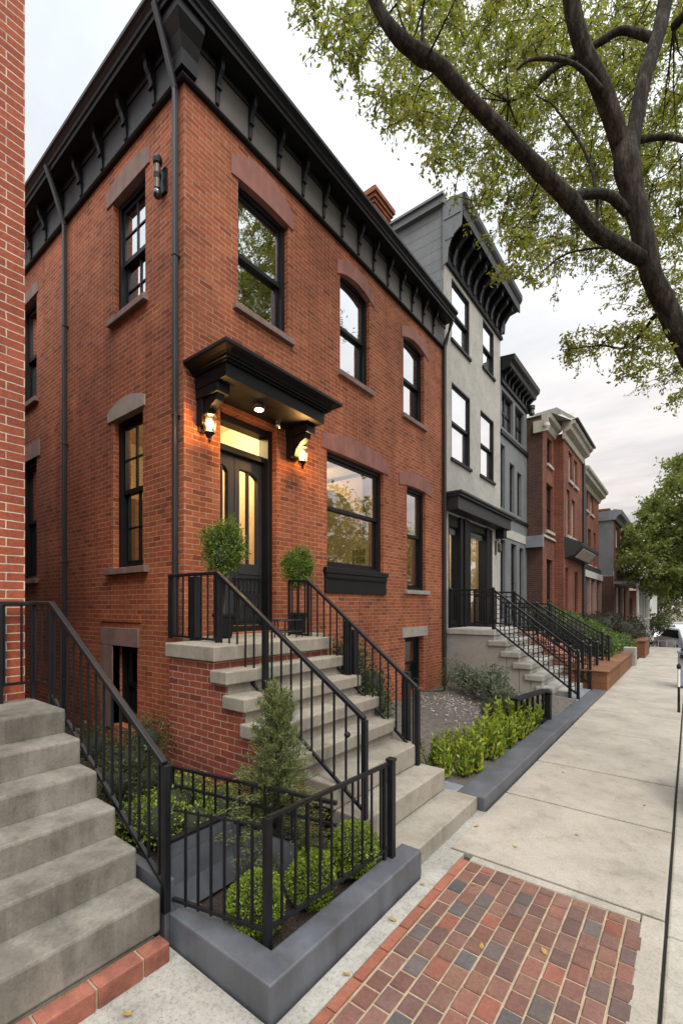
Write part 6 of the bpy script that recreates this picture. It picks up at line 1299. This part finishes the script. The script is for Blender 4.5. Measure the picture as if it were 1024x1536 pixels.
def car(name, label, loc, rz, L=4.3, Wd=1.75, H=1.5, van=False, paint='carwhite', sign=False):
    t = thing(name, loc, label, 'van' if van else 'car', 'cars parked at the far corner')
    t.rotation_euler = (0, 0, rz)
    WM[t.name] = Matrix.Translation((0, 0, 0))
    h = H; w = Wd/2; l = L/2
    if van: sec = [(-l, .30), (l, .30), (l+.02, .75), (l-.1, .95), (l-.75, 1.05), (l-1.25, h-.1), (l-1.6, h), (-l+.1, h), (-l, h-.15), (-l-.02, .7)]
    else: sec = [(-l, .32), (l, .30), (l+.03, .6), (l-.15, .82), (l-1.0, .95), (l-1.75, h-.05), (l-2.2, h), (-l+.75, h-.02), (-l+.15, 1.02), (-l-.03, .75)]
    def f(p, q, s): 
        k = 1-.13*max(0, (q-.9)/(h-.9)); return (s*k, p, q)
    m = M(); m.prism(sec, f, -w, w); obj('body', m, paint, t, .05)
    zb, zt = (1.05, h-.2) if van else (.95, h-.12)
    m = M()
    for s in (-1, 1):
        kk = lambda q: s*(w*(1-.13*max(0, (q-.9)/(h-.9)))+.006)
        a = [(-l+.55, zb), (l-1.2, zb), (l-1.75, zt), (-l+.8, zt)]
        m.add([(kk(q), p, q) for p, q in a], [(0, 1, 2, 3)])
    kb, kt = w*.93, w*.85
    m.add([(-kb, -l+.13-.03, zb+.03), (kb, -l+.13-.03, zb+.03), (kt, -l+.62 if not van else -l-.0, zt), (-kt, -l+.62 if not van else -l-.0, zt)], [(0, 1, 2, 3)])
    obj('window', m, 'carglass', t)
    for x in (-w+.08, w-.08):
        for y in (-l+.8, l-.85):
            k = M(); s = 1 if x > 0 else -1
            k.sweep([(x-s*.10, y, .31), (x+s*.09, y, .31)], [.31, .31], 20); o = obj('wheel', k, 'tyre', t)
            k = M(); k.sweep([(x+s*.091, y, .31), (x+s*.097, y, .31)], [.19, .17], 14); obj('rim', k, 'chrome', o)
    for x in (-w+.22, w-.22):
        m = M(); m.box(x-.16, x+.16, -l-.045, -l+.02, .78, .92); obj('tail_light', m, 'carred', t)
        m = M(); m.box(x-.16, x+.16, l-.08, l+.045, .62, .74); obj('headlight', m, 'chrome', t)
    m = M(); m.box(-w+.1, w-.1, -l-.07, -l-.02, .36, .52); m.box(-w+.1, w-.1, l, l+.06, .32, .45); obj('bumper', m, 'char', t, .02)
    if sign:
        m = M(); m.box(-w*.8, w*.8, -.6, .9, h+.002, h+.16); obj('roof_box', m, 'cream', t, .02)
    return t
car('parked_car', 'small white hatchback seen from behind at the far corner', (2.75, 37.5, zg(37.5)-.13), R(4), 4.0, 1.7, 1.45)
car('parked_car', 'white car with dark windows right of the small hatchback', (3.75, 33.0, zg(33)-.13), R(20), 4.4, 1.8, 1.5)
car('parked_van', 'tall cream-topped van behind the white parked cars', (3.6, 43.5, zg(42)-.13), R(8), 5.0, 1.9, 1.95, True, 'carwhite', True)
m = M()
for i, x in enumerate((2.9, 3.2, 3.5)): m.box(x-.018, x+.018, 24.0, 24.04, zg(24)-.15, zg(24)+.36)
m.sweep([(2.9, 24.03, zg(24)+.33), (3.5, 24.03, zg(24)+.33)], 1, sq=(.02, .025))
obj('low_barrier', m, 'stucco', label='low white rail barrier where the sidewalk ends', cat='barrier')

# fallen leaves on the pavement
LM = M(); LM.add([(-.024, 0, .001), (-.008, -.013, .006), (.010, -.011, .003), (.026, 0, .010), (.010, .012, .004), (-.008, .013, .002)], [(0, 1, 2, 3), (0, 3, 4, 5)])
MT['l_fallen'] = plain('dry_leaf', (.26, .17, .04), .7, .4, 30)
first = None
for i, (x, y) in enumerate([(2.98, 2.60), (2.74, 2.42), (2.76, 2.05), (3.35, 3.62), (3.05, 3.18), (3.7, 4.5), (2.78, 1.62), (3.2, 2.15), (3.62, 5.6), (2.45, 1.02), (2.2, .92), (3.0, 4.9), (2.73, 3.3), (3.45, 2.3)]):
    if first is None: first = obj('fallen_leaf', LM, 'l_fallen', label='small dry yellow-brown leaf lying on the pavement', cat='leaf', group='fallen leaves on the pavement'); o = first
    else: o = first.copy(); COL.objects.link(o)
    o.location = (x, y, .003); o.rotation_euler = (random.uniform(-.2, .2), random.uniform(-.2, .2), random.uniform(0, 6.28)); s = random.uniform(.6, 1.05); o.scale = (s, s, s)
